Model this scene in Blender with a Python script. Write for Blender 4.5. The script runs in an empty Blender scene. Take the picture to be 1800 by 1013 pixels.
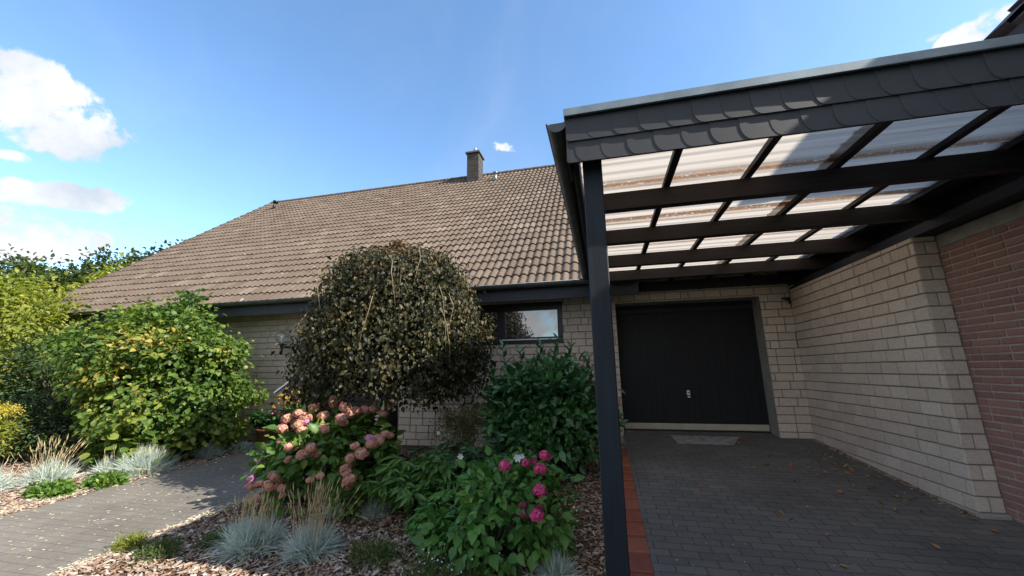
import bpy, bmesh, math, random
import numpy as np
from mathutils import Matrix, Vector
random.seed(7); RNG = np.random.default_rng(11)
R = math.radians
S = bpy.context.scene
COL = S.collection

# ------------------------------------------------------------ camera, sky, sun, exposure
cam = bpy.data.objects.new('camera', bpy.data.cameras.new('camera'))
COL.objects.link(cam)
cam.data.sensor_width = 36; cam.data.lens = 13.536; cam.data.clip_start = 0.02; cam.data.clip_end = 2000
r_, u_, f_ = ((0.97341224, 0.22863801, -0.013902), (0.06128416, -0.20147354, 0.97757489), (-0.22070989, 0.95243534, 0.2101287))
cam.matrix_world = Matrix(((r_[0], u_[0], -f_[0], 0), (r_[1], u_[1], -f_[1], 0), (r_[2], u_[2], -f_[2], 1.06), (0, 0, 0, 1)))
S.camera = cam
S.render.resolution_x = 1024; S.render.resolution_y = 576
S.view_settings.view_transform = 'Standard'; S.view_settings.look = 'None'
S.view_settings.exposure = 1.55; S.view_settings.gamma = 1
S.cycles.max_bounces = 8; S.cycles.transparent_max_bounces = 12

EL, AZ = 37.0, 10.0            # sun: height, and how far it stands in front of the +X axis
sdir = Vector((math.cos(R(EL)) * math.cos(R(AZ)), -math.cos(R(EL)) * math.sin(R(AZ)), math.sin(R(EL))))
sun = bpy.data.objects.new('sun', bpy.data.lights.new('sun', 'SUN'))
sun.data.energy = 3.6; sun.data.angle = R(0.5); sun.data.color = (1.0, 0.93, 0.82)
sun.rotation_euler = sdir.to_track_quat('Z', 'Y').to_euler()
COL.objects.link(sun)

W = bpy.data.worlds.new('World'); S.world = W; W.use_nodes = True
wt = W.node_tree; wt.nodes.clear()
def wn(t, **k):
    n = wt.nodes.new(t)
    for a, b in k.items(): setattr(n, a, b)
    return n
wout = wn('ShaderNodeOutputWorld'); wmix = wn('ShaderNodeMixShader')
bg1 = wn('ShaderNodeBackground'); bg2 = wn('ShaderNodeBackground')
sky = wn('ShaderNodeTexSky', sky_type='NISHITA', sun_disc=False)
sky.sun_elevation = R(EL); sky.sun_rotation = R(90 + AZ); sky.air_density = 1.0; sky.dust_density = 0.6; sky.ozone_density = 2.2
hsv = wn('ShaderNodeHueSaturation'); hsv.inputs['Saturation'].default_value = 1.10; hsv.inputs['Hue'].default_value = 0.497
wt.links.new(sky.outputs[0], hsv.inputs['Color']); wt.links.new(hsv.outputs[0], bg1.inputs['Color'])
bg1.inputs['Strength'].default_value = 0.117
tc = wn('ShaderNodeTexCoord')
def vdot(a, v):
    n = wn('ShaderNodeVectorMath', operation='DOT_PRODUCT'); wt.links.new(a, n.inputs[0]); n.inputs[1].default_value = v
    return n.outputs['Value']
def wm(op, a, b=None):
    n = wn('ShaderNodeMath', operation=op)
    for i, s in enumerate((a, b)):
        if s is None: continue
        if isinstance(s, (int, float)): n.inputs[i].default_value = s
        else: wt.links.new(s, n.inputs[i])
    return n.outputs[0]
def wnoise(scale, detail, rough, dist=0.0):
    n = wn('ShaderNodeTexNoise'); n.inputs['Scale'].default_value = scale; n.inputs['Detail'].default_value = detail
    n.inputs['Roughness'].default_value = rough; n.inputs['Distortion'].default_value = dist
    wt.links.new(tc.outputs['Generated'], n.inputs['Vector']); return n.outputs['Fac']
CLOUDS = [  # direction, u axis, v axis, weight
 ((-0.8467, 0.3212, 0.4241), (7.6572, 10.8566, 7.0651), (5.4483, -5.1638, 14.7906), 1.0),
 ((-0.824, 0.3652, 0.4333), (8.5379, 11.1887, 6.8052), (6.0603, -6.1158, 16.681), 1.0),
 ((-0.8087, 0.4145, 0.4173), (15.7878, 20.0112, 10.7193), (8.3567, -9.294, 25.4243), 0.95),
 ((-0.8425, 0.3848, 0.377), (11.257, 16.3755, 8.44), (10.7447, -11.9962, 36.2547), 0.9),
 ((-0.877, 0.3844, 0.2884), (6.7163, 11.8087, 4.6852), (8.6739, -11.6294, 41.8746), 0.95),
 ((-0.8509, 0.432, 0.299), (10.5008, 16.4075, 6.1785), (9.1463, -12.7782, 44.4938), 0.85),
 ((-0.895, 0.3852, 0.2247), (5.9737, 11.7751, 3.6062), (3.252, -5.486, 22.357), 1.25),
 ((-0.8723, 0.4343, 0.2247), (9.5593, 16.7767, 4.688), (4.8484, -8.794, 35.8234), 1.15),
 ((-0.1957, 0.823, 0.5332), (41.1911, 10.033, -0.3698), (10.5488, -39.7473, 65.2256), 0.28),
 ((0.5913, 0.6348, 0.4973), (22.7309, -9.2568, -15.2114), (-8.5934, -22.5768, 39.0342), 0.9),
 ((0.5718, 0.6503, 0.5001), (32.4841, -12.7597, -20.5481), (-10.0132, -28.0067, 47.8665), 0.8),
 ((0.5158, 0.6893, 0.5088), (45.1839, -15.6937, -24.5463), (-24.6354, -82.8037, 137.1493), 0.7),
 ((0.5409, 0.6657, 0.5141), (67.8676, -24.2968, -39.9493), (-22.5293, -67.731, 111.4127), 0.5),
 ((-0.879, 0.3404, 0.3338), (20.6101, 35.7181, 17.8432), (28.9138, -32.5679, 109.3512), 0.45)]
acc = None
g = tc.outputs['Generated']
for c, u, v, wgt in CLOUDS:
    c, u, v = Vector(c), Vector(u), Vector(v)
    a = wm('SUBTRACT', vdot(g, u), u.dot(c)); b = wm('SUBTRACT', vdot(g, v), v.dot(c))
    r2 = wm('ADD', wm('MULTIPLY', a, a), wm('MULTIPLY', b, b))
    front = wm('GREATER_THAN', vdot(g, c), 0.2)
    m = wm('SUBTRACT', wm('MULTIPLY', wm('SUBTRACT', 1.35, wm('MINIMUM', r2, 8.0)), wgt), wm('MULTIPLY', wm('SUBTRACT', 1.0, front), 9.0))
    acc = m if acc is None else wm('MAXIMUM', acc, m)
n1 = wnoise(8.0, 14.0, 0.6, 0.1)
vo = wn('ShaderNodeTexVoronoi', feature='SMOOTH_F1'); vo.inputs['Scale'].default_value = 17.0; vo.inputs['Smoothness'].default_value = 0.35
nd = wn('ShaderNodeTexNoise'); nd.inputs['Scale'].default_value = 14.0; nd.inputs['Detail'].default_value = 6.0; wt.links.new(g, nd.inputs['Vector'])
va = wn('ShaderNodeVectorMath', operation='MULTIPLY_ADD'); wt.links.new(nd.outputs['Color'], va.inputs[0]); va.inputs[1].default_value = (0.07, 0.07, 0.07); wt.links.new(g, va.inputs[2]); wt.links.new(va.outputs[0], vo.inputs['Vector'])
fill_clouds = wm('SUBTRACT', wm('MULTIPLY', wm('SUBTRACT', wm('MULTIPLY', vdot(g, (0.15, -1.0, 0.0)), 1.0), 0.05), 4.0), 0.55)   # unseen cloud bank added behind the viewer to brighten and neutralise the shade
acc = wm('MAXIMUM', acc, wm('MINIMUM', fill_clouds, 0.75))
n4 = wnoise(26.0, 10.0, 0.62, 0.2)
puff = wm('ADD', wm('ADD', wm('MULTIPLY', wm('SUBTRACT', n1, 0.5), 5.0), wm('MULTIPLY', wm('SUBTRACT', n4, 0.5), 4.2)), wm('MULTIPLY', wm('SUBTRACT', 0.42, vo.outputs['Distance']), 1.6))
acc = wm('MINIMUM', acc, 0.85)
cf = wm('ADD', wm('MULTIPLY', acc, 1.5), puff)
mr = wn('ShaderNodeMapRange', interpolation_type='SMOOTHSTEP'); wt.links.new(cf, mr.inputs['Value'])
mr.inputs['From Min'].default_value = 0.0; mr.inputs['From Max'].default_value = 1.0; mr.inputs['To Max'].default_value = 0.97
n2 = wnoise(6.5, 9.0, 0.6)
cr = wn('ShaderNodeValToRGB'); wt.links.new(n2, cr.inputs[0])
cr.color_ramp.elements[0].position = 0.38; cr.color_ramp.elements[0].color = (0.56, 0.62, 0.70, 1)
cr.color_ramp.elements[1].position = 0.60; cr.color_ramp.elements[1].color = (0.86, 0.87, 0.88, 1)
wt.links.new(cr.outputs[0], bg2.inputs['Color']); bg2.inputs['Strength'].default_value = 0.43
n3 = wnoise(2.2, 5.0, 0.6, 0.8)   # thin high veil
mr3 = wn('ShaderNodeMapRange', interpolation_type='SMOOTHSTEP'); wt.links.new(n3, mr3.inputs['Value'])
mr3.inputs['From Min'].default_value = 0.42; mr3.inputs['From Max'].default_value = 0.95; mr3.inputs['To Max'].default_value = 0.14
wt.links.new(wm('MAXIMUM', mr.outputs[0], mr3.outputs[0]), wmix.inputs[0])
wt.links.new(bg1.outputs[0], wmix.inputs[1]); wt.links.new(bg2.outputs[0], wmix.inputs[2]); wt.links.new(wmix.outputs[0], wout.inputs[0])

# ------------------------------------------------------------ helpers
def wpos(o):
    p = Vector((0, 0, 0))
    while o is not None: p += o.location; o = o.parent
    return p
def link(o, parent=None):
    COL.objects.link(o)
    if parent is not None: o.parent = parent
    return o
def tag(o, label=None, cat=None, group=None, kind=None):
    if label: o['label'] = label
    if cat: o['category'] = cat
    if group: o['group'] = group
    if kind: o['kind'] = kind
    return o
def empty(name, label, cat, loc=(0, 0, 0), group=None):
    o = bpy.data.objects.new(name, None); o.location = loc; o.empty_display_size = 0.1
    link(o); bpy.context.view_layer.update()
    return tag(o, label, cat, group)
class MB:
    """collects polygons; build() links them as one mesh object (world coordinates)"""
    def __init__(s): s.v = []; s.f = []; s.m = []; s.sm = []
    def poly(s, pts, m=0, smooth=False):
        i = len(s.v); s.v += [tuple(p) for p in pts]; s.f.append(tuple(range(i, i + len(pts)))); s.m.append(m); s.sm.append(smooth)
    def mesh(s, vs, fs, m=0, smooth=False):
        i = len(s.v); s.v += [tuple(p) for p in vs]
        for f in fs: s.f.append(tuple(i + k for k in f)); s.m.append(m); s.sm.append(smooth)
    def box(s, x0, x1, y0, y1, z0, z1, m=0, ch=0.0):
        if ch <= 0:
            v = [(x0, y0, z0), (x1, y0, z0), (x1, y1, z0), (x0, y1, z0), (x0, y0, z1), (x1, y0, z1), (x1, y1, z1), (x0, y1, z1)]
            s.mesh(v, [(3, 2, 1, 0), (4, 5, 6, 7), (0, 1, 5, 4), (1, 2, 6, 5), (2, 3, 7, 6), (3, 0, 4, 7)], m)
        else:
            bm = bmesh.new(); bmesh.ops.create_cube(bm, size=1)
            for q in bm.verts: q.co = ((x0 + x1) / 2 + q.co.x * (x1 - x0), (y0 + y1) / 2 + q.co.y * (y1 - y0), (z0 + z1) / 2 + q.co.z * (z1 - z0))
            bmesh.ops.bevel(bm, geom=bm.edges[:] + bm.verts[:], offset=ch, segments=1, affect='EDGES')
            bm.verts.index_update()
            s.mesh([q.co[:] for q in bm.verts], [[q.index for q in f.verts] for f in bm.faces], m); bm.free()
    def tube(s, pts, rad, n=8, m=0, cap=True):
        pts = [Vector(p) for p in pts]; rad = rad if hasattr(rad, '__len__') else [rad] * len(pts)
        vs = []; fs = []; up = Vector((0, 0, 1))
        for i, p in enumerate(pts):
            d = (pts[min(i + 1, len(pts) - 1)] - pts[max(i - 1, 0)]).normalized()
            a = d.cross(up if abs(d.z) < 0.95 else Vector((1, 0, 0))).normalized(); b = d.cross(a)
            for k in range(n):
                t = 2 * math.pi * k / n; vs.append(p + (a * math.cos(t) + b * math.sin(t)) * rad[i])
        for i in range(len(pts) - 1):
            for k in range(n):
                fs.append((i * n + k, i * n + (k + 1) % n, (i + 1) * n + (k + 1) % n, (i + 1) * n + k))
        if cap: fs.append(tuple(range(n))[::-1]); fs.append(tuple(range((len(pts) - 1) * n, len(pts) * n)))
        s.mesh(vs, fs, m, True)
    def lathe(s, prof, c, n=24, m=0):
        vs = []; fs = []
        for (r, z) in prof:
            for k in range(n):
                t = 2 * math.pi * k / n; vs.append((c[0] + r * math.cos(t), c[1] + r * math.sin(t), c[2] + z))
        for i in range(len(prof) - 1):
            for k in range(n): fs.append((i * n + k, i * n + (k + 1) % n, (i + 1) * n + (k + 1) % n, (i + 1) * n + k))
        s.mesh(vs, fs, m, True)
    def sphere(s, c, r, m=0, n=16, sc=(1, 1, 1)):
        prof = [(math.sin(math.pi * i / n) * r, -math.cos(math.pi * i / n) * r * sc[2]) for i in range(n + 1)]
        s.lathe(prof, c, n * 2, m)
    def build(s, name, mats, parent=None):
        me = bpy.data.meshes.new(name); off = wpos(parent)
        me.from_pydata([tuple(Vector(v) - off) for v in s.v], [], s.f)
        for mt in (mats if isinstance(mats, (list, tuple)) else [mats]): me.materials.append(mt)
        me.polygons.foreach_set('material_index', s.m); me.polygons.foreach_set('use_smooth', s.sm); me.update()
        o = bpy.data.objects.new(name, me); link(o, parent); return o
def np_mesh(name, V, faces, mats, parent=None, midx=None, smooth=False):
    """V (n,3); faces: list of int arrays (m,k)"""
    off = np.array(wpos(parent))
    me = bpy.data.meshes.new(name); V = np.asarray(V, float) - off
    me.vertices.add(len(V)); me.vertices.foreach_set('co', V.astype(np.float32).ravel())
    loops = np.concatenate([f.ravel() for f in faces]); tot = np.concatenate([np.full(len(f), f.shape[1]) for f in faces])
    st = np.concatenate([[0], np.cumsum(tot)[:-1]])
    me.loops.add(len(loops)); me.loops.foreach_set('vertex_index', loops.astype(np.int32))
    me.polygons.add(len(tot)); me.polygons.foreach_set('loop_start', st.astype(np.int32)); me.polygons.foreach_set('loop_total', tot.astype(np.int32))
    for mt in (mats if isinstance(mats, (list, tuple)) else [mats]): me.materials.append(mt)
    if midx is not None: me.polygons.foreach_set('material_index', np.asarray(midx, np.int32))
    me.polygons.foreach_set('use_smooth', np.full(len(tot), smooth)); me.update(calc_edges=True); me.validate()
    o = bpy.data.objects.new(name, me); link(o, parent); return o

# ------------------------------------------------------------ materials
def mat(name):
    m = bpy.data.materials.new(name); m.use_nodes = True; t = m.node_tree
    return m, t, t.nodes['Principled BSDF'], t.nodes['Material Output']
def N(t, ty, **k):
    n = t.nodes.new(ty)
    for a, b in k.items(): setattr(n, a, b)
    return n
def noise(t, scale, detail=5, rough=0.6, vec=None, coord='Object', dist=0.0):
    if vec is None: vec = N(t, 'ShaderNodeTexCoord').outputs[coord]
    n = N(t, 'ShaderNodeTexNoise'); n.inputs['Scale'].default_value = scale; n.inputs['Detail'].default_value = detail
    n.inputs['Roughness'].default_value = rough; n.inputs['Distortion'].default_value = dist
    t.links.new(vec, n.inputs['Vector']); return n.outputs['Fac']
def ramp(t, fac, stops):
    n = N(t, 'ShaderNodeValToRGB'); t.links.new(fac, n.inputs[0]); e = n.color_ramp.elements
    while len(e) < len(stops): e.new(0.5)
    for q, (p, c) in zip(e, stops): q.position = p; q.color = (*c, 1) if len(c) == 3 else c
    return n.outputs[0]
def mixc(t, f, a, b, mode='MIX'):
    n = N(t, 'ShaderNodeMix', data_type='RGBA', blend_type=mode)
    for s, v in ((0, f), (6, a), (7, b)):
        if isinstance(v, (int, float)): n.inputs[s].default_value = v
        elif isinstance(v, tuple): n.inputs[s].default_value = (*v, 1)
        else: t.links.new(v, n.inputs[s])
    return n.outputs[2]
def bump(t, b, h, strength=0.5, dist=0.01):
    n = N(t, 'ShaderNodeBump'); n.inputs['Strength'].default_value = strength; n.inputs['Distance'].default_value = dist
    t.links.new(h, n.inputs['Height']); t.links.new(n.outputs[0], b.inputs['Normal']); return n
def island(t): return N(t, 'ShaderNodeNewGeometry').outputs['Random Per Island']
def plain(name, c, rough=0.6, metal=0.0, var=0.12, scale=6.0, bmp=0.15, bscale=60, spec=0.5):
    m, t, b, o = mat(name)
    f = noise(t, scale, 6, 0.65)
    lo = tuple(x * (1 - var) for x in c); hi = tuple(min(1, x * (1 + var)) for x in c)
    t.links.new(ramp(t, f, [(0.3, lo), (0.7, hi)]), b.inputs['Base Color'])
    b.inputs['Roughness'].default_value = rough; b.inputs['Metallic'].default_value = metal; b.inputs['Specular IOR Level'].default_value = spec
    if bmp: bump(t, b, noise(t, bscale, 4), bmp, 0.004)
    return m
def leafmat(name, stops, rough=0.45, trans=0.35, clump=0.5, cscale=2.0, spec=0.4):
    """leaf colour: random per leaf plus a slow drift through the plant; part of the light passes through"""
    m, t, b, o = mat(name)
    f = N(t, 'ShaderNodeMath', operation='ADD'); s = N(t, 'ShaderNodeMath', operation='MULTIPLY'); s.inputs[1].default_value = 1 - clump
    t.links.new(island(t), s.inputs[0]); s2 = N(t, 'ShaderNodeMath', operation='MULTIPLY'); s2.inputs[1].default_value = clump
    mrg = N(t, 'ShaderNodeMapRange'); mrg.inputs['From Min'].default_value = 0.3; mrg.inputs['From Max'].default_value = 0.7
    t.links.new(noise(t, cscale, 3, 0.5), mrg.inputs['Value']); t.links.new(mrg.outputs[0], s2.inputs[0])
    t.links.new(s.outputs[0], f.inputs[0]); t.links.new(s2.outputs[0], f.inputs[1])
    c = ramp(t, f.outputs[0], stops)
    t.links.new(c, b.inputs['Base Color']); b.inputs['Roughness'].default_value = rough; b.inputs['Specular IOR Level'].default_value = spec
    if trans > 0:
        tr = N(t, 'ShaderNodeBsdfTranslucent'); mx = N(t, 'ShaderNodeMixShader'); mx.inputs[0].default_value = trans
        br = N(t, 'ShaderNodeHueSaturation'); br.inputs['Saturation'].default_value = 1.1; br.inputs['Value'].default_value = 1.5; t.links.new(c, br.inputs['Color']); t.links.new(br.outputs[0], tr.inputs['Color'])
        t.links.new(b.outputs[0], mx.inputs[1]); t.links.new(tr.outputs[0], mx.inputs[2]); t.links.new(mx.outputs[0], o.inputs['Surface'])
    return m
def brickmat(name, cols, rough=0.9, ns=30, bstr=0.6, grime=0.25):
    m, t, b, o = mat(name)
    c = ramp(t, island(t), [(i / (len(cols) - 1), q) for i, q in enumerate(cols)])
    c = mixc(t, 1.0, c, ramp(t, noise(t, ns, 6, 0.7), [(0.25, (0.80, 0.79, 0.77)), (0.75, (1.1, 1.1, 1.1))]), 'MULTIPLY')
    c = mixc(t, grime, c, ramp(t, noise(t, 1.3, 6, 0.65), [(0.35, (0.55, 0.52, 0.47)), (0.65, (1, 1, 1))]), 'MULTIPLY')
    t.links.new(c, b.inputs['Base Color']); b.inputs['Roughness'].default_value = rough; b.inputs['Specular IOR Level'].default_value = 0.2
    bump(t, b, noise(t, 45, 8, 0.7), bstr, 0.012)
    return m
M = {}
M['beige'] = brickmat('split_face_brick', [(0.54, 0.455, 0.395), (0.62, 0.535, 0.47), (0.575, 0.485, 0.43), (0.66, 0.575, 0.51), (0.585, 0.485, 0.425), (0.635, 0.55, 0.485)])
M['red'] = brickmat('red_clinker', [(0.28, 0.145, 0.122), (0.33, 0.175, 0.148), (0.30, 0.165, 0.146), (0.36, 0.195, 0.165), (0.26, 0.14, 0.126)])
M['joint'] = plain('grey_mortar', (0.20, 0.182, 0.168), 0.95, var=0.2, bscale=90)
M['joint_l'] = plain('pale_mortar', (0.36, 0.31, 0.275), 0.95, var=0.2, bscale=90)
M['concrete'] = plain('concrete', (0.27, 0.255, 0.235), 0.9, var=0.25, bscale=50, bmp=0.4)
M['black'] = plain('matt_black_paint', (0.010, 0.012, 0.018), 0.45, var=0.3)
M['zinc'] = plain('zinc_sheet', (0.22, 0.26, 0.28), 0.42, 0.75, var=0.25, scale=4, bmp=0.05)
M['zinc_d'] = plain('dull_zinc', (0.10, 0.11, 0.115), 0.5, 0.55, var=0.3, scale=5, bmp=0.05)
M['white'] = plain('white_enamel', (0.72, 0.70, 0.66), 0.4, var=0.06)
M['alu'] = plain('aluminium', (0.62, 0.63, 0.65), 0.3, 0.9, var=0.05)
M['terra'] = plain('terracotta', (0.33, 0.115, 0.065), 0.75, var=0.2)
M['maroon'] = plain('maroon_glaze', (0.12, 0.02, 0.025), 0.25, var=0.2)
M['bark'] = plain('bark', (0.055, 0.042, 0.033), 0.95, var=0.45, scale=18, bmp=0.8, bscale=40)
M['twig'] = plain('twig', (0.20, 0.145, 0.09), 0.9, var=0.3, bmp=0)
M['stem_g'] = plain('green_stem', (0.07, 0.11, 0.035), 0.7, var=0.3, bmp=0)

def woodmat(name, c, axis, var=0.5, rough=0.6):
    m, t, b, o = mat(name)
    mp = N(t, 'ShaderNodeMapping'); sc = [22, 22, 22]; sc[axis] = 1.2; mp.inputs['Scale'].default_value = sc
    t.links.new(N(t, 'ShaderNodeTexCoord').outputs['Object'], mp.inputs['Vector'])
    f = noise(t, 1.6, 8, 0.7, vec=mp.outputs[0])
    col = ramp(t, f, [(0.3, tuple(x * (1 - var) for x in c)), (0.7, tuple(x * (1 + var) for x in c))])
    col = mixc(t, 0.35, col, ramp(t, noise(t, 2.5, 5), [(0.4, (0.5, 0.5, 0.5)), (0.65, (1.2, 1.2, 1.2))]), 'MULTIPLY')
    t.links.new(col, b.inputs['Base Color']); b.inputs['Roughness'].default_value = rough; b.inputs['Specular IOR Level'].default_value = 0.35
    bump(t, b, f, 0.5, 0.004); return m
M['wood_x'] = woodmat('dark_stained_timber_along', (0.026, 0.019, 0.018), 0)
M['wood_y'] = woodmat('dark_stained_timber_across', (0.024, 0.018, 0.017), 1)
M['post'] = woodmat('blue_black_painted_timber', (0.0095, 0.0155, 0.025), 2, 0.35)
M['door'] = woodmat('black_garage_panel', (0.0055, 0.0065, 0.010), 2, 0.25, 0.6)
M['board'] = woodmat('grey_blue_board', (0.030, 0.034, 0.046), 0, 0.3)
M['felt'] = plain('roofing_felt', (0.012, 0.015, 0.024), 0.6, var=0.3, scale=3)

m, t, b, o = mat('fibre_slate')
c = ramp(t, island(t), [(0, (0.024, 0.026, 0.033)), (0.5, (0.029, 0.031, 0.038)), (1, (0.034, 0.036, 0.043))])
c = mixc(t, 0.5, c, ramp(t, noise(t, 9, 6), [(0.35, (0.8, 0.8, 0.8)), (0.7, (1.2, 1.2, 1.2))]), 'MULTIPLY')
t.links.new(c, b.inputs['Base Color']); b.inputs['Roughness'].default_value = 0.55; bump(t, b, noise(t, 120, 3), 0.15, 0.003); M['slate'] = m

m, t, b, o = mat('concrete_roof_tile')
at_ = N(t, 'ShaderNodeAttribute', attribute_name='tile'); 
c = ramp(t, at_.outputs['Fac'], [(0, (0.104, 0.078, 0.061)), (0.25, (0.120, 0.091, 0.072)), (0.75, (0.132, 0.102, 0.082)), (0.95, (0.145, 0.113, 0.090)), (1, (0.17, 0.135, 0.108))])
c = mixc(t, 0.8, c, ramp(t, noise(t, 26, 8, 0.75), [(0.3, (0.68, 0.67, 0.64)), (0.7, (1.2, 1.2, 1.2))]), 'MULTIPLY')
c = mixc(t, 0.6, c, ramp(t, noise(t, 0.75, 7, 0.65), [(0.32, (0.84, 0.83, 0.80)), (0.68, (1.10, 1.09, 1.07))]), 'MULTIPLY')
c = mixc(t, ramp(t, noise(t, 6.5, 5, 0.7), [(0.66, (0, 0, 0)), (0.70, (0.9, 0.9, 0.9))]), c, (0.40, 0.37, 0.31))   # lichen
c = mixc(t, ramp(t, noise(t, 3.1, 7, 0.7), [(0.60, (0, 0, 0)), (0.72, (0.5, 0.5, 0.5))]), c, (0.10, 0.10, 0.055))   # moss
t.links.new(c, b.inputs['Base Color']); b.inputs['Roughness'].default_value = 0.9; b.inputs['Specular IOR Level'].default_value = 0.25
bump(t, b, noise(t, 90, 5), 0.3, 0.006); M['tile'] = m
M['tile2'] = plain('dark_plum_tile', (0.075, 0.055, 0.055), 0.7, var=0.3)

def glassmat(name, refl, tint=(0.01, 0.012, 0.014)):
    m, t, b, o = mat(name)
    b.inputs['Base Color'].default_value = (*tint, 1); b.inputs['Roughness'].default_value = 0.25
    gl = N(t, 'ShaderNodeBsdfGlossy'); gl.inputs['Roughness'].default_value = 0.012
    lw = N(t, 'ShaderNodeLayerWeight'); lw.inputs['Blend'].default_value = 0.35
    mr = N(t, 'ShaderNodeMapRange'); mr.inputs['To Min'].default_value = refl; mr.inputs['To Max'].default_value = 0.9
    t.links.new(lw.outputs['Fresnel'], mr.inputs['Value']); mx = N(t, 'ShaderNodeMixShader'); t.links.new(mr.outputs[0], mx.inputs[0])
    t.links.new(b.outputs[0], mx.inputs[1]); t.links.new(gl.outputs[0], mx.inputs[2]); t.links.new(mx.outputs[0], o.inputs['Surface']); return m
M['pane'] = glassmat('window_glass', 0.28)
m, t, b, o = mat('lamp_globe_glass')
gl = N(t, 'ShaderNodeBsdfGlossy'); gl.inputs['Roughness'].default_value = 0.05; tp = N(t, 'ShaderNodeBsdfTransparent'); tp.inputs['Color'].default_value = (0.93, 0.96, 0.97, 1)
lw = N(t, 'ShaderNodeLayerWeight'); lw.inputs['Blend'].default_value = 0.25; mx = N(t, 'ShaderNodeMixShader'); t.links.new(lw.outputs['Facing'], mx.inputs[0])
t.links.new(tp.outputs[0], mx.inputs[1]); t.links.new(gl.outputs[0], mx.inputs[2]); t.links.new(mx.outputs[0], o.inputs['Surface']); M['globe'] = m

# corrugated translucent sheet: milky, with brown dirt washed into the laps and a mossy line over the rafters
m, t, b, o = mat('milky_corrugated_sheet')
tcn = N(t, 'ShaderNodeTexCoord'); sep = N(t, 'ShaderNodeSeparateXYZ'); t.links.new(tcn.outputs['Object'], sep.inputs[0])
mp = N(t, 'ShaderNodeMapping'); mp.inputs['Scale'].default_value = (0.6, 22, 1); t.links.new(tcn.outputs['Object'], mp.inputs['Vector'])
streak = noise(t, 1.0, 6, 0.65, vec=mp.outputs[0]); fine = noise(t, 26, 6, 0.7)
base = ramp(t, streak, [(0.25, (0.27, 0.215, 0.165)), (0.45, (0.43, 0.38, 0.325)), (0.72, (0.52, 0.475, 0.42))])
def band(y0, w):  # washed-down dirt
    d = N(t, 'ShaderNodeMath', operation='SUBTRACT'); t.links.new(sep.outputs['Y'], d.inputs[0]); d.inputs[1].default_value = y0
    a = N(t, 'ShaderNodeMath', operation='ABSOLUTE'); t.links.new(d.outputs[0], a.inputs[0])
    q = N(t, 'ShaderNodeMapRange', interpolation_type='SMOOTHSTEP'); t.links.new(a.outputs[0], q.inputs['Value']); q.inputs['From Min'].default_value = 0.0; q.inputs['From Max'].default_value = w
    q.inputs['To Min'].default_value = 1; q.inputs['To Max'].default_value = 0; return q.outputs[0]
bs = None
for y0, w in ((3.11 - 2.3, 0.095), (3.93 - 2.3, 0.095), (4.85 - 2.3, 0.05), (5.75 - 2.3, 0.03)):
    q = band(y0, w)
    if bs is None: bs = q
    else:
        mm = N(t, 'ShaderNodeMath', operation='MAXIMUM'); t.links.new(bs, mm.inputs[0]); t.links.new(q, mm.inputs[1]); bs = mm.outputs[0]
dm = N(t, 'ShaderNodeMath', operation='MULTIPLY'); t.links.new(bs, dm.inputs[0]); t.links.new(ramp(t, fine, [(0.36, (0, 0, 0)), (0.46, (1, 1, 1))]), dm.inputs[1])
c = mixc(t, dm.outputs[0], base, ramp(t, fine, [(0.4, (0.10, 0.055, 0.025)), (0.7, (0.30, 0.16, 0.09))]))
t.links.new(c, b.inputs['Base Color']); b.inputs['Roughness'].default_value = 0.4
tr = N(t, 'ShaderNodeBsdfTranslucent'); t.links.new(c, tr.inputs['Color']); mx = N(t, 'ShaderNodeMixShader'); mx.inputs[0].default_value = 0.78
t.links.new(b.outputs[0], mx.inputs[1]); t.links.new(tr.outputs[0], mx.inputs[2]); t.links.new(mx.outputs[0], o.inputs['Surface']); M['sheet'] = m

def pavemat(name, cols, bw, bh, joint, rot=0.0, grime=0.7):
    m, t, b, o = mat(name)
    tcn = N(t, 'ShaderNodeTexCoord'); mp = N(t, 'ShaderNodeMapping'); mp.inputs['Rotation'].default_value = (0, 0, rot)
    t.links.new(tcn.outputs['Object'], mp.inputs['Vector'])
    dn = N(t, 'ShaderNodeTexNoise'); dn.inputs['Scale'].default_value = 3; t.links.new(tcn.outputs['Object'], dn.inputs['Vector'])
    ad = N(t, 'ShaderNodeVectorMath', operation='MULTIPLY_ADD'); t.links.new(dn.outputs['Color'], ad.inputs[0]); ad.inputs[1].default_value = (0.028, 0.028, 0); t.links.new(mp.outputs[0], ad.inputs[2])
    br = N(t, 'ShaderNodeTexBrick'); t.links.new(ad.outputs[0], br.inputs['Vector'])
    br.inputs['Scale'].default_value = 1; br.inputs['Brick Width'].default_value = bw; br.inputs['Row Height'].default_value = bh
    br.inputs['Mortar Size'].default_value = 0.006; br.inputs['Mortar Smooth'].default_value = 0.6; br.inputs['Bias'].default_value = 0
    br.inputs['Color1'].default_value = (*cols[0], 1); br.inputs['Color2'].default_value = (*cols[1], 1); br.inputs['Mortar'].default_value = (*joint, 1)
    c = mixc(t, grime, br.outputs['Color'], ramp(t, noise(t, 1.1, 7, 0.65), [(0.3, (0.55, 0.54, 0.52)), (0.7, (1.25, 1.22, 1.18))]), 'MULTIPLY')
    c = mixc(t, 0.6, c, ramp(t, noise(t, 55, 6, 0.75), [(0.3, (0.65, 0.65, 0.65)), (0.72, (1.3, 1.28, 1.25))]), 'MULTIPLY')
    t.links.new(c, b.inputs['Base Color']); b.inputs['Roughness'].default_value = 0.85; b.inputs['Specular IOR Level'].default_value = 0.3
    h = mixc(t, 0.25, br.outputs['Fac'], noise(t, 70, 5))
    bn = bump(t, b, h, 0.7, 0.006); bn.invert = True
    return m
M['pave_d'] = pavemat('driveway_pavers', [(0.104, 0.105, 0.110), (0.132, 0.132, 0.136)], 0.2, 0.1, (0.066, 0.066, 0.068))
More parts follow.
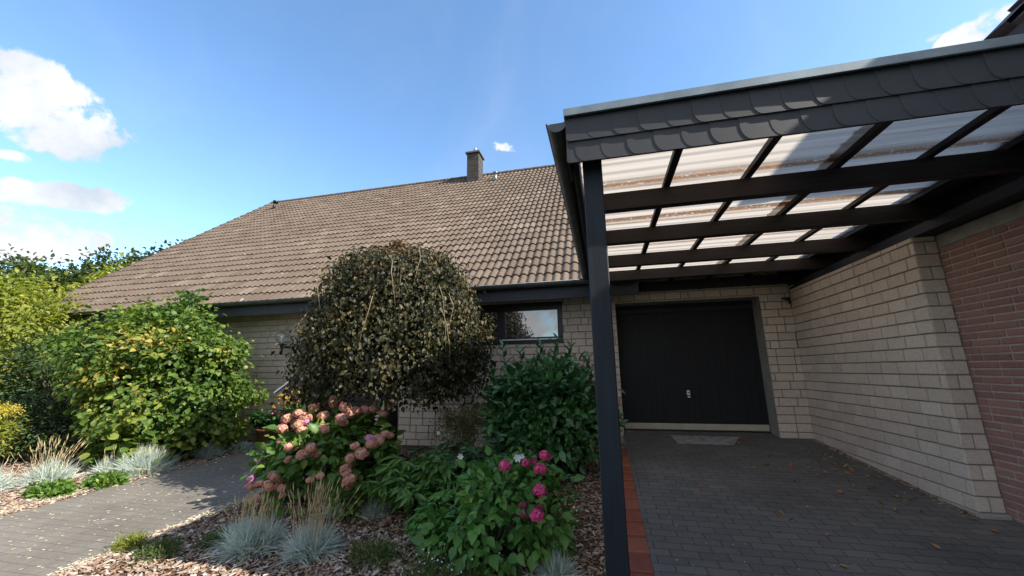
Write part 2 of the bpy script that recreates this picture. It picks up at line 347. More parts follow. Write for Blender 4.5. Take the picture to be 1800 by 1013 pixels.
M['pave_p'] = pavemat('path_pavers', [(0.168, 0.155, 0.137), (0.190, 0.175, 0.154)], 0.2, 0.1, (0.145, 0.133, 0.116))

def soilmat(name, a, bb, scale):
    m, t, b, o = mat(name)
    c = ramp(t, noise(t, scale, 10, 0.75), [(0.3, a), (0.5, tuple((x + y) / 2 for x, y in zip(a, bb))), (0.7, bb)])
    t.links.new(c, b.inputs['Base Color']); b.inputs['Roughness'].default_value = 1.0; b.inputs['Specular IOR Level'].default_value = 0.1
    bump(t, b, noise(t, scale * 1.7, 8, 0.75), 1.0, 0.03); return m
M['mulch'] = soilmat('bark_mulch', (0.045, 0.026, 0.016), (0.20, 0.12, 0.078), 26)
M['grass'] = soilmat('far_lawn', (0.035, 0.05, 0.015), (0.08, 0.10, 0.03), 8)
M['gravel'] = soilmat('pale_gravel', (0.12, 0.11, 0.10), (0.34, 0.31, 0.28), 60)
m, t, b, o = mat('wood_chip')
t.links.new(ramp(t, island(t), [(0, (0.12, 0.072, 0.050)), (0.2, (0.22, 0.14, 0.10)), (0.4, (0.30, 0.21, 0.155)), (0.6, (0.39, 0.31, 0.245)), (0.75, (0.24, 0.19, 0.16)), (0.9, (0.52, 0.45, 0.38)), (0.97, (0.45, 0.41, 0.36)), (1, (0.34, 0.14, 0.07))]), b.inputs['Base Color'])
b.inputs['Roughness'].default_value = 0.9; b.inputs['Specular IOR Level'].default_value = 0.15; M['chip'] = m
m, t, b, o = mat('dry_petal')
t.links.new(ramp(t, island(t), [(0, (0.50, 0.44, 0.31)), (0.5, (0.62, 0.56, 0.43)), (1, (0.46, 0.36, 0.22))]), b.inputs['Base Color']); b.inputs['Roughness'].default_value = 0.8; M['fleck'] = m
m, t, b, o = mat('fallen_leaf')
t.links.new(ramp(t, N(t, 'ShaderNodeObjectInfo').outputs['Random'], [(0, (0.28, 0.10, 0.035)), (0.35, (0.36, 0.17, 0.05)), (0.6, (0.20, 0.09, 0.045)), (0.85, (0.42, 0.27, 0.09)), (1, (0.12, 0.06, 0.035))]), b.inputs['Base Color']); b.inputs['Roughness'].default_value = 0.7; M['fallen'] = m
m, t, b, o = mat('red_edging_tile')
c = ramp(t, island(t), [(0, (0.19, 0.048, 0.027)), (0.4, (0.26, 0.068, 0.034)), (0.7, (0.16, 0.048, 0.032)), (1, (0.31, 0.10, 0.052))])
c = mixc(t, 0.6, c, ramp(t, noise(t, 12, 7, 0.7), [(0.3, (0.6, 0.6, 0.6)), (0.7, (1.2, 1.2, 1.2))]), 'MULTIPLY')
t.links.new(c, b.inputs['Base Color']); b.inputs['Roughness'].default_value = 0.7; bump(t, b, noise(t, 60, 5), 0.3, 0.004); M['edge'] = m

# ------------------------------------------------------------ ground
def gz(y): return -0.25 - 0.035 * (6.95 - y) if y > -8 else -0.25 - 0.035 * 14.95
def dz(y): return 0.01 - 0.074 * (6.95 - y)
def strip(name, xs, y0, y1, zf, mt, dzv=0.0, ny=24):
    mb = MB(); ys = [y0 + (y1 - y0) * i / ny for i in range(ny + 1)]
    for i in range(ny):
        for a, c in zip(xs[:-1], xs[1:]):
            mb.poly([(a, ys[i], zf(ys[i]) + dzv), (c, ys[i], zf(ys[i]) + dzv), (c, ys[i + 1], zf(ys[i + 1]) + dzv), (a, ys[i + 1], zf(ys[i + 1]) + dzv)])
    return mb.build(name, mt)
def gfar(y): return min(gz(max(y, -8)), -0.25) - 0.03
mb = MB(); ys = [-400, -60, -8, 0, 6.95, 60, 600]
for a, c in zip(ys[:-1], ys[1:]): mb.poly([(-600, a, gfar(a)), (600, a, gfar(a)), (600, c, gfar(c)), (-600, c, gfar(c))])
tag(mb.build('ground', M['grass']), kind='structure')
tag(strip('garden_bed', [-4.12, -2, 0.12], -4, 6.9, gz, M['mulch'], 0.0), kind='structure')
tag(strip('garden_bed_beyond_path', [-15, -10, -6.33], -4, 6.9, gz, M['mulch'], 0.0), kind='structure')
tag(strip('path', [-6.33, -4.12], -4, 6.9, gz, M['pave_p'], 0.008), kind='structure')
tag(strip('driveway', [0.24, 1.7, 3.17], -6, 7.3, dz, M['pave_d'], 0.0), kind='structure')
tag(strip('gravel_strip', [-6.9, -6.33], 6.25, 6.9, gz, M['gravel'], 0.006, 3), kind='structure')
ke = MB(); y = 6.05
while y > -1.0:
    z0 = dz(y - 0.125); ke.box(0.085, 0.243, y - 0.2485, y - 0.0015, z0 - 0.5, z0 + 0.004 + random.uniform(-.003, .003), 0, 0.006); y -= 0.25
tag(ke.build('kerb', M['edge']), kind='structure')

# ------------------------------------------------------------ brickwork
def brick_face(mb, org, U, Nn, u0, u1, v0, v1, ch, L, joint, holes=(), depth=0.012, mi=1, seed=1, half=0.12, phase=0.0):
    """bricks over the rectangle u0..u1 x v0..v1 of a wall face; courses of height ch counted from v=phase"""
    rd = random.Random(seed); org, U, Nn = Vector(org), Vector(U), Vector(Nn); Z = Vector((0, 0, 1))
    k = math.floor((v0 - phase) / ch)
    while phase + k * ch < v1:
        b0 = max(phase + k * ch + joint / 2, v0); b1 = min(phase + (k + 1) * ch - joint / 2, v1); k += 1
        if b1 - b0 < 0.012: continue
        u = u0 - rd.choice((0.0, L / 2, L * 0.25, L * 0.75)) if half > 0 else u0 - (L / 2 if k % 2 else 0)
        while u < u1:
            w = L / 2 if rd.random() < half else L
            a, c = max(u + joint / 2, u0), min(u + w - joint / 2, u1); u += w
            segs = [(a, c, b0, b1)]
            for (h0, h1, g0, g1) in holes:
                out = []
                for (p, q, r, s) in segs:
                    if q <= h0 or p >= h1 or s <= g0 or r >= g1: out.append((p, q, r, s)); continue
                    if r < g0 and g0 - r > 0.02 and s > g0: pass
                    if p < h0: out.append((p, h0, r, s))
                    if q > h1: out.append((h1, q, r, s))
                    pp, qq = max(p, h0), min(q, h1)
                    if s > g1 and qq - pp > 0.01: out.append((pp, qq, g1, s))
                    if r < g0 and qq - pp > 0.01: out.append((pp, qq, r, g0))
                segs = out
            for (p, q, r, s) in segs:
                if q - p < 0.015 or s - r < 0.012: continue
                d = depth + rd.uniform(-0.002, 0.003); e = 0.004
                def P(uu, vv, dd): return org + U * uu + Z * vv + Nn * dd
                vs = [P(p, r, 0), P(q, r, 0), P(q, s, 0), P(p, s, 0), P(p + e, r + e, d), P(q - e, r + e, d), P(q - e, s - e, d), P(p + e, s - e, d)]
                mb.mesh(vs, [(4, 5, 6, 7), (0, 1, 5, 4), (1, 2, 6, 5), (2, 3, 7, 6), (3, 0, 4, 7)], mi)
def plate(mb, org, U, u0, u1, v0, v1, holes, mi=0):
    """flat wall face with rectangular holes"""
    org, U = Vector(org), Vector(U); us = sorted({u0, u1, *[h for q in holes for h in q[:2]]}); vs = sorted({v0, v1, *[h for q in holes for h in q[2:]]})
    for a, c in zip(us[:-1], us[1:]):
        for r, s in zip(vs[:-1], vs[1:]):
            mu, mv = (a + c) / 2, (r + s) / 2
            if any(h[0] < mu < h[1] and h[2] < mv < h[3] for h in holes): continue
            mb.poly([org + U * a + Vector((0, 0, r)), org + U * c + Vector((0, 0, r)), org + U * c + Vector((0, 0, s)), org + U * a + Vector((0, 0, s))], mi)

# ------------------------------------------------------------ the house
YF = 6.947
house = empty('house', 'single storey house of pale split face brick under a big brown tiled roof', 'house', (-5.0, YF, -0.25))
holes = [(0.254, 2.53, -0.6, 2.19), (-2.9, -0.68, 1.56, 2.29), (-6.04, -4.35, -0.22, 2.34)]
wb = MB()
plate(wb, (0, YF, 0), (1, 0, 0), -13.6, 3.3, -0.6, 2.75, holes)
brick_face(wb, (0, YF, 0), (1, 0, 0), (0, -1, 0), -13.6, 2.975, -0.45, 2.62, 0.125, 0.25, 0.011, holes, 0.012, 1, 3, 0.13, 0.094 - 0.125)
# reveals of the garage opening and the window, side and gable walls
wb.poly([(2.53, YF, -0.6), (2.53, 7.28, -0.6), (2.53, 7.28, 2.19), (2.53, YF, 2.19)], 2)
wb.poly([(0.254, YF, -0.6), (0.254, 7.28, -0.6), (0.254, 7.28, 2.19), (0.254, YF, 2.19)], 2)
wb.poly([(0.254, YF, 2.19), (2.53, YF, 2.19), (2.53, 7.28, 2.19), (0.254, 7.28, 2.19)], 2)
wb.poly([(-13.6, YF, -0.6), (-13.6, 19.4, -0.6), (-13.6, 19.4, 2.75), (-13.6, 13.2, 8.1), (-13.6, YF, 2.75)], 0)
wb.poly([(3.9, YF, 2.75), (3.9, 19.4, 2.75), (3.9, 13.2, 8.1)], 0)
wb.poly([(-13.6, 19.4, -0.6), (3.9, 19.4, -0.6), (3.9, 19.4, 2.75), (-13.6, 19.4, 2.75)], 0)
wb.poly([(2.975, YF, 2.28), (3.9, YF, 2.28), (3.9, YF, 2.75), (2.975, YF, 2.75)], 0)
wb.build('wall', [M['joint'], M['beige'], M['concrete']], house)

# roof: pan tiles as real relief
A = R(41.5); ca, sa = math.cos(A), math.sin(A); YE, ZE = 6.40, 2.505; RX0, RX1 = -14.0, 4.1
EXPO = 0.345; NR = 27; slope_len = (13.21 - YE) / ca
def roofpt(x, s, h): return (x, YE + s * ca - h * sa, ZE + s * sa + h * ca)
per = 0.15; K = 7
prof = [-0.007, 0.003, 0.018, 0.030, 0.031, 0.024, 0.006]
xs = []; hs = []; ncol = int(round((RX1 - RX0) / per))
for c in range(ncol):
    for k in range(K): xs.append(RX0 + (c + (k / K if k < K - 1 else 0.94)) * per); hs.append(prof[k])
xs = np.array(xs); hs = np.array(hs); nx = len(xs)
Vv = []; Ff = []; tv = []
trng = np.random.default_rng(5)
for r in range(NR):
    s0 = r * EXPO - 0.02; s1 = min((r + 1) * EXPO + 0.02, slope_len)
    if s0 >= slope_len: break
    jit = np.repeat(trng.uniform(-0.004, 0.004, ncol), K); sj = np.repeat(trng.uniform(-0.006, 0.006, (ncol + 1) // 2), 2)[:ncol]; sj = np.repeat(sj, K)
    tint = np.repeat(np.repeat(trng.random((ncol + 1) // 2), 2)[:ncol], K)
    base = len(Vv) * 0 + sum(len(q) for q in Vv)
    rows = []
    for (ss, hh) in ((s0 + 0.003, -0.015), (s0, 0.034), (s0 + 0.01, 0.040), (s1, 0.006)):
        sv = ss + (sj if ss < s1 - 0.1 else 0); hv = hh + hs * (1 if hh > -0.01 else 0.9) + jit
        rows.append(np.stack([xs, YE + sv * ca - hv * sa, ZE + sv * sa + hv * ca], 1))
    Vv.append(np.concatenate(rows)); tv.append(np.tile(tint, 4))
    i = np.arange(nx - 1)
    for q in range(3):
        a = base + q * nx + i; Ff.append(np.stack([a, a + 1, a + nx + 1, a + nx], 1))
roof = np_mesh('roof', np.concatenate(Vv), Ff, M['tile'], house)
at = roof.data.attributes.new('tile', 'FLOAT', 'POINT'); at.data.foreach_set('value', np.concatenate(tv).astype(np.float32))
mb = MB()   # roof deck and the far slope
mb.poly([roofpt(RX0 + .01, 0.02, -0.03), roofpt(RX1, 0.02, -0.03), roofpt(RX1, slope_len, -0.03), roofpt(RX0 + .01, slope_len, -0.03)])
mb.poly([(RX0, 13.21, 8.52), (RX1, 13.21, 8.52), (RX1, 20.0, 2.5), (RX0, 20.0, 2.5)])
mb.build('roof_deck', M['felt'], roof)
mb = MB()   # ridge caps
x = RX0
while x < RX1:
    prof_r = []
    for sgn in range(9):
        tt = math.pi * sgn / 8; prof_r.append((13.21 - 0.12 * math.cos(tt), 8.50 + 0.10 * math.sin(tt)))
    x2 = x + 0.40
    for (p, q) in zip(prof_r[:-1], prof_r[1:]):
        mb.poly([(x, p[0], p[1] + .012), (x2, p[0], p[1]), (x2, q[0], q[1]), (x, q[0], q[1] + .012)], 0, True)
    mb.poly([(x, p[0], p[1] + .012) for p in prof_r])
    x += 0.37
mb.build('ridge_tiles', M['tile'], roof)
mb = MB()   # verge tiles up the left gable edge
s = 0.0
while s < slope_len - 0.1:
    s2 = min(s + EXPO + 0.03, slope_len)
    a = [roofpt(RX0 - 0.03, s, -0.12), roofpt(RX0 - 0.03, s, 0.075), roofpt(RX0 + 0.10, s, 0.075), roofpt(RX0 + 0.10, s, 0.0)]
    c = [roofpt(RX0 - 0.03, s2, -0.14), roofpt(RX0 - 0.03, s2, 0.05), roofpt(RX0 + 0.10, s2, 0.05), roofpt(RX0 + 0.10, s2, 0.0)]
    for k in range(3): mb.poly([a[k], a[k + 1], c[k + 1], c[k]])
    mb.poly(a); s += EXPO
mb.build('verge_tiles', M['tile'], roof)
# gutter, fascia board, soffit
def gutter(mb, p0, p1, r, side, lip=0.008, n=12, m=0):
    """half-round trough between two points, open upwards"""
    p0, p1, side = Vector(p0), Vector(p1), Vector(side); Z = Vector((0, 0, 1)); rings = []
    for p in (p0, p1):
        out = [p + side * math.cos(math.pi + math.pi * k / n) * r + Z * math.sin(math.pi + math.pi * k / n) * r for k in range(n + 1)]
        inn = [p + side * math.cos(math.pi + math.pi * k / n) * (r - .004) + Z * (math.sin(math.pi + math.pi * k / n) * (r - .004) + .001) for k in range(n + 1)]
        rings.append((out, inn))
    for j in (0, 1):
        for k in range(n): mb.poly([rings[0][j][k], rings[0][j][k + 1], rings[1][j][k + 1], rings[1][j][k]], m, True)
    for k in (0, n):
        mb.poly([rings[0][0][k], rings[0][1][k], rings[1][1][k], rings[1][0][k]], m)
    mb.tube([p0 - side * r, p1 - side * r], lip, 8, m)
    for (o_, i_) in rings: mb.poly(o_, m)
GX0, GX1 = -13.95, 0.62
mb = MB(); gutter(mb, (GX0, YE - 0.055, ZE + 0.01), (GX1, YE - 0.055, ZE + 0.01), 0.07, (0, 1, 0))
x = GX0 + 0.5
gt = mb.build('gutter', M['zinc_d'], house)
while x < GX1:
    mb = MB(); pts = [(x, YE - 0.055 + math.cos(math.pi + math.pi * k / 10) * 0.0725, ZE + 0.01 + math.sin(math.pi + math.pi * k / 10) * 0.0725) for k in range(11)]
    for p, q in zip(pts[:-1], pts[1:]): mb.poly([p, q, (q[0] + 0.025, q[1], q[2]), (p[0] + 0.025, p[1], p[2])])
    mb.build('bracket', M['zinc_d'], gt); x += 0.72
mb = MB(); mb.box(-13.95, 0.62, YE + 0.03, YE + 0.055, 2.245, 2.50, 0, 0.004)
mb.build('fascia_board', M['board'], house)
mb = MB(); mb.box(-13.95, 0.62, YE + 0.055, YF - 0.016, 2.36, 2.375)
mb.build('soffit', M['wood_x'], house)
# window with roller blind box, two frames, panes and a bright drip rail
mb = MB()
mb.box(-2.9, -0.68, 6.955, 7.03, 2.15, 2.29); mb.box(-2.9, -0.68, 6.955, 7.03, 1.56, 1.655)
for a, c in ((-2.9, -2.82), (-1.90, -1.755), (-0.775, -0.68)): mb.box(a, c, 6.957, 7.028, 1.655, 2.15)
wf = mb.build('window', M['black'], house)
for a, c in ((-2.82, -1.90), (-1.755, -0.775)):
    q = MB(); q.poly([(a, 6.99, 1.655), (c, 6.99, 1.655), (c, 6.99, 2.15), (a, 6.99, 2.15)]); q.build('pane', M['pane'], wf)
mb = MB(); mb.box(-1.81, -0.735, 6.925, 6.953, 1.60, 1.626, 0, 0.004); mb.build('drip_rail', plain('bright_rail', (0.62, 0.63, 0.66), 0.35, 0.2, var=0.05), wf)
mb = MB(); mb.box(-2.93, -0.66, 6.915, 6.99, 1.535, 1.558, 0, 0.004); mb.build('sill', M['black'], wf)
# front door in a dark recess, mostly behind the weeping tree
mb = MB(); mb.box(-6.04, -4.35, 7.12, 7.18, -0.22, 2.34)
for k in range(4): mb.box(-5.9, -4.5, 7.10, 7.12, -0.1 + k * 0.6, 0.42 + k * 0.6, 0, 0.01)
for a in (-6.05, -4.35): mb.poly([(a, YF, -0.22), (a, 7.15, -0.22), (a, 7.15, 2.34), (a, YF, 2.34)], 0)
mb.poly([(-6.04, YF, 2.34), (-4.35, YF, 2.34), (-4.35, 7.15, 2.34), (-6.04, 7.15, 2.34)])
mb.build('front_door', M['wood_x'], house)
# garage door
gd = MB(); gd.box(0.2, 2.58, 7.285, 7.31, -0.1, 2.3); 
n = 23
for k in range(n):
    a = 0.262 + k * (2.26 / n); gd.box(a + 0.0012, a + 2.26 / n - 0.0012, 7.266, 7.27, 0.165, 2.03)
gdo = gd.build('garage_door', M['door'], house)
mb = MB(); mb.box(0.262, 2.522, 7.255, 7.275, 2.045, 2.115, 0, 0.006); mb.build('top_rail', M['board'], gdo)
mb = MB(); mb.box(0.28, 2.512, 7.245, 7.285, 0.055, 0.155, 0, 0.008); mb.build('bottom_rail', plain('cream_painted_rail', (0.40, 0.375, 0.30), 0.6, var=0.15), gdo)
mb = MB(); mb.box(1.335, 1.385, 7.243, 7.262, 0.615, 0.695, 0, 0.006); mb.box(1.34, 1.38, 7.225, 7.262, 0.575, 0.60, 0, 0.006)
mb.tube([(1.36, 7.243, 0.66), (1.36, 7.236, 0.66)], 0.012, 10, 1); mb.build('door_handle', [M['white'], M['black']], gdo)
mb = MB(); mb.box(0.26, 2.525, 7.24, 7.3, -0.05, 0.045); mb.build('threshold', M['black'], gdo)
# chimney, flue, two vent pipes
ch = MB(); ch.box(-4.56, -4.13, 12.52, 13.05, 7.6, 9.14)
for k in range(6):
    for (a, c, y0, y1) in ((-4.57, -4.12, 12.51, 12.52), (-4.13, -4.12, 12.52, 13.05)):
        pass
    ch.box(-4.575, -4.115, 12.505, 13.065, 7.62 + k * 0.25, 7.862 + k * 0.25, 0, 0.004)
cho = ch.build('chimney', plain('chimney_slate', (0.048, 0.042, 0.038), 0.8, var=0.25, bscale=30), house)
mb = MB(); mb.box(-4.63, -4.06, 12.45, 13.12, 9.13, 9.20, 0, 0.01); mb.build('chimney_cap', plain('chimney_cap_concrete', (0.10, 0.095, 0.09), 0.9), cho)
mb = MB(); mb.tube([(-4.33, 12.75, 9.18), (-4.33, 12.75, 9.40)], 0.075, 14); mb.tube([(-4.33, 12.75, 9.40), (-4.33, 12.75, 9.50)], [0.075, 0.03], 14); mb.build('flue', M['alu'], cho)
mb = MB(); mb.box(-4.66, -4.03, 12.40, 12.505, 7.81, 7.86); mb.build('flashing', M['zinc'], cho)
mb = MB(); mb.tube([(-3.42, 12.35, 7.72), (-3.42, 12.35, 8.10)], 0.06, 12); mb.lathe([(0.0, 0.09), (0.085, 0.07), (0.085, 0.0), (0.05, 0.0)], (-3.42, 12.35, 8.06)); mb.build('vent_pipe', M['zinc'], roof)
mb = MB(); mb.tube([(-12.95, 12.25, 7.62), (-12.85, 12.25, 8.02)], 0.05, 10); mb.lathe([(0.0, 0.12), (0.10, 0.08), (0.10, 0.0), (0.05, 0.0)], (-12.85, 12.25, 8.0)); mb.build('vent_pipe', M['black'], roof)

# ------------------------------------------------------------ garden wall on the right and the neighbour's house
gw = empty('garden_wall', 'pale split face brick wall along the driveway under the carport, with a square end pier', 'wall', (3.07, 5.6, 0))
mb = MB(); y0w, y1w = 4.34, 6.935
mb.box(2.983, 3.169, y0w + .012, 6.96, -0.32, 2.265)
brick_face(mb, (2.983, y0w + .0, 0), (0, 1, 0), (-1, 0, 0), 0.0, y1w - y0w, -0.15, 2.27, 0.125, 0.25, 0.010, (), 0.012, 1, 8, 0.06, 0.094)
brick_face(mb, (2.983 - .008, y0w + .012, 0), (1, 0, 0), (0, -1, 0), 0.0, 0.187, -0.15, 2.27, 0.125, 0.1865, 0.010, (), 0.012, 1, 9, -1, 0.094)
w = mb.build('brick_face', [M['joint'], M['beige']], gw)
mb = MB(); mb.box(2.955, 3.165, 4.29, 6.935, -0.36, -0.152 + 0.0, 0, 0.01)
for k in range(8):
    pass
mb.build('concrete_footing', M['concrete'], gw)

nb = empty('neighbour_house', "neighbour's red brick house beside the carport with a concrete band and a dark gabled roof", 'house', (5, 2, -0.3))
mb = MB(); XR = 3.17
mb.box(XR, 3.45, 3.1, 6.94, -0.6, 2.15, 0)
mb.box(XR, 9.8, -7.0, 3.1, -0.8, 3.55, 0)
brick_face(mb, (XR, 1.5, 0), (0, 1, 0), (-1, 0, 0), 0.0, 2.86, -0.5, 2.142, 0.0625, 0.25, 0.013, (), 0.007, 1, 21, 0.10, 0.02)
mb.poly([(XR + .03, 3.1, 3.55), (9.75, 3.1, 3.55), (8.75, 3.1, 4.5), (6.5, 3.1, 5.2), (4.2, 3.1, 4.5)], 0); mb.poly([(XR + .03, -7.0, 3.55), (9.75, -7.0, 3.55), (8.75, -7.0, 4.5), (6.5, -7.0, 5.2), (4.2, -7.0, 4.5)], 0)
mb.build('wall', [M['joint_l'], M['red']], nb)
mb = MB(); mb.box(3.157, 3.165, 1.5, 4.33, 2.145, 2.262, 0, 0.002); mb.box(3.172, 3.45, 3.11, 6.93, 2.152, 2.272, 0, 0.002); mb.build('concrete_band', M['concrete'], nb)
mb = MB(); mb.box(3.172, 3.455, 3.11, 6.94, 2.275, 2.50); mb.build('flat_roof_edge', M['felt'], nb)
# gabled roof; its far eave corner (x 3.12, y 3.32) shows above the carport
rk = math.tan(R(48)); ex, ez, ey, en = 3.12, 3.49, 3.32, -7.3; rx = ex + 1.05; rz = ez + (rx - ex) * rk; th = 0.13
mb = MB(); EXR = 9.85
pr = [(ex, ez), (rx, rz), (6.5, rz + 0.75), (EXR - 1.05, rz), (EXR, ez)]
for (a, c) in zip(pr[:-1], pr[1:]):
    top = [(a[0], ey, a[1]), (c[0], ey, c[1]), (c[0], en, c[1]), (a[0], en, a[1])]; bot = [(x, y, z - th) for (x, y, z) in top]
    mb.poly(top, 0); mb.poly(bot[::-1], 1)
    for k in range(4): mb.poly([top[k], bot[k], bot[(k + 1) % 4], top[(k + 1) % 4]], 1)
rf = mb.build('roof', [plain('dark_roof_tile', (0.05, 0.036, 0.038), 0.75, var=0.3), plain('brown_soffit', (0.055, 0.042, 0.040), 0.7)], nb)
dl = math.hypot(rx - ex, rz - ez); cx, cz = (rx - ex) / dl, (rz - ez) / dl
mb = MB(); d = 0.0      # tile courses laid over the slope, each a step
nn = Vector((-cz, 0, cx))
while d < dl - 0.05:
    p = Vector((ex + cx * d, ey + .01, ez + cz * d)); q = p + Vector((cx, 0, cz)) * 0.345; L = Vector((0, en - ey, 0))
    mb.poly([p + nn * .045, q + nn * .012, q + nn * .012 + L, p + nn * .045 + L]); mb.poly([p + nn * .045, p, p + L, p + nn * .045 + L]); mb.poly([p + nn * .045, q + nn * .012, q, p]); d += 0.33
mb.build('roof_tiles', M['tile2'], rf)
mb = MB(); d = 0.0
while d < dl - 0.1:    # verge tiles with a stepped edge
    p = Vector((ex + cx * d, ey + 0.04, ez + cz * d)); q = p + Vector((cx, 0, cz)) * 0.36
    a = [p + nn * .085, q + nn * .055, q - nn * .10, p - nn * .10]; L = Vector((0, -.20, 0))
    mb.poly(a); mb.poly([a[0], a[1], a[1] + L, a[0] + L]); mb.poly([a[0], a[3], a[3] + L, a[0] + L]); d += 0.33
mb.build('verge_tiles', plain('plum_verge_tile', (0.055, 0.035, 0.045), 0.6, var=0.2), rf)

# ------------------------------------------------------------ carport
cp = empty('carport', 'dark timber carport with milky corrugated roof sheets and a grey slate fascia', 'carport', (1.5, 2.3, -0.3))
mb = MB(); mb.box(-0.056, 0.062, 2.25, 2.368, dz(2.3) - 0.3, 2.37, 0, 0.006); post = mb.build('post', M['post'], cp)
mb = MB(); mb.box(-0.058, 3.168, 2.235, 2.315, 2.372, 2.527, 0, 0.004); mb.build('front_beam', M['wood_x'], cp)
for yb in (3.15, 4.07, 5.04, 5.90, 6.86):
    mb = MB(); mb.box(-0.075 if yb > 3 else 0, 3.168, yb, yb + 0.08, 2.372 + random.uniform(-.003, .003), 2.527, 0, 0.004); mb.build('rafter', M['wood_x'], cp)
for xb in (0.0, 0.594, 1.20, 1.81, 2.39):
    mb = MB(); mb.box(xb - 0.027, xb + 0.027, 2.19, 6.94, 2.530, 2.572, 0, 0.003); mb.build('batten', M['wood_y'], cp)
mb = MB()   # edge beam along the gutter side
mb.box(-0.115, -0.078, 2.2, 6.94, 2.33, 2.545, 0, 0.004); mb.build('edge_board', M['felt'], cp)
# corrugated sheets, ridges along x
ys = np.arange(2.16, 6.94, 0.0071); ph = ((ys - 2.16) / 0.142) % 1.0
hh = np.where(ph < 0.12, ph / 0.12, np.where(ph < 0.22, 1, np.where(ph < 0.34, (0.34 - ph) / 0.12, 0))) * 0.015
def sheet(xa, xb, dzv):
    zz = hh + 2.576 + dzv; V = np.concatenate([np.stack([np.full_like(ys, x), ys, zz], 1) for x in (xa, xb)]); n = len(ys); i = np.arange(n - 1)
    np_mesh('roof_sheet', V, [np.stack([i, i + 1, i + 1 + n, i + n], 1)], M['sheet'], cp)
sheet(-0.16, 1.82, 0); sheet(1.72, 3.0, 0.004)
mb = MB()   # dark roofing felt board beyond the sheets, dressed over the wall
mb.box(2.84, 3.17, 2.2, 6.94, 2.60, 2.62); mb.box(2.84, 3.165, 2.33, 6.94, 2.532, 2.570)
mb.poly([(3.155, 2.2, 2.262), (3.155, 6.94, 2.262), (3.155, 6.94, 2.60), (3.155, 2.2, 2.60)])
mb.box(3.0, 3.15, 2.35, 6.93, 2.275, 2.37, 0, 0.004)
mb.build('felt_flashing', M['felt'], cp)
mb = MB()   # board behind the slates
mb.box(-0.13, 3.16, 2.150, 2.172, 2.29, 2.60); mb.box(-0.13, -0.116, 2.172, 6.94, 2.36, 2.575); fb = mb.build('fascia_board', M['wood_x'], cp)
def slates(mb, z0, z1, phase, x1, yb):
    h = z1 - z0; w = 0.150; x = -0.14 - phase
    while x < x1:
        pts = [(0, h)]; pts.append((0, 0.55 * h))
        for k in range(7):
            tt = math.pi / 2 * k / 6; pts.append((0.055 * (1 - math.cos(tt)), 0.55 * h * (1 - math.sin(tt))))
        pts += [(w + 0.06, 0.0), (w + 0.06, h)]
        cl = []
        for (px_, pz) in pts: cl.append((max(x + px_, -0.14), z0 + pz))
        def yy(xx): return yb - 0.0075 + 0.0045 * (xx - x) / (w + 0.06)
        jt = random.uniform(-.0015, .0015)
        fr = [(xx, yy(xx) + jt - 0.003 * (1 - (zz - z0) / h), zz) for xx, zz in cl]
        bk = [(a, c + 0.0055, e) for a, c, e in fr]
        mb.poly(fr)
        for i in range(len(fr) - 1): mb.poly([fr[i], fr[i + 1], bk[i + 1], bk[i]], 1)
        x += w
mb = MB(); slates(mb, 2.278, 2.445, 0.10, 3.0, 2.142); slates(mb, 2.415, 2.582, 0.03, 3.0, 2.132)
# return of slates on the gutter side
mb.box(-0.142, -0.13, 2.13, 2.4, 2.285, 2.58)
mb.build('slate', [M['slate'], plain('skylit_slate_edge', (0.12, 0.125, 0.14), 0.6, var=0.3)], fb)  # edge faces painted paler for the skylight that slate edges catch
mb = MB(); mb.box(-0.148, 3.15, 2.096, 2.112, 2.572, 2.625, 0, 0.003); mb.box(-0.148, 3.15, 2.112, 2.24, 2.615, 2.625, 0, 0.003); mb.box(-0.148, -0.135, 2.112, 2.24, 2.572, 2.615)
mb.build('zinc_cap', M['zinc'], fb)
mb = MB(); gutter(mb, (-0.196, 2.135, 2.558), (-0.196, 6.30, 2.55), 0.060, (1, 0, 0), 0.009)
cg = mb.build('gutter', M['zinc_d'], cp)
y = 2.45
while y < 6.2:
    mb = MB(); pts = [(-0.196 + math.cos(math.pi + math.pi * k / 12) * 0.0635, 2.557 + math.sin(math.pi + math.pi * k / 12) * 0.0635) for k in range(13)]
    for p, q in zip(pts[:-1], pts[1:]): mb.poly([(p[0], y, p[1]), (q[0], y, q[1]), (q[0], y + 0.022, q[1]), (p[0], y + 0.022, p[1])])
    mb.build('bracket', M['zinc_d'], cg); y += 0.62
# conduit and motion sensor at the inner corner
lo = empty('motion_sensor', 'small black motion sensor on the brick corner right of the garage door', 'sensor', (2.93, 6.9, 2.1))
mb = MB(); mb.box(2.90, 2.945, 6.87, 6.93, 2.10, 2.15, 0, 0.008); mb.box(2.82, 2.90, 6.85, 6.90, 2.115, 2.14, 0, 0.008); mb.tube([(2.93, 6.89, 2.10), (2.92, 6.85, 2.05)], 0.02, 10); mb.build('body', M['black'], lo)
mb = MB(); mb.tube([(2.935, 6.90, 2.14), (2.935, 6.90, 2.26), (2.95, 6.85, 2.31), (3.02, 6.82, 2.33)], 0.010, 8); mb.build('conduit', plain('grey_conduit', (0.45, 0.45, 0.45), 0.5), lo)
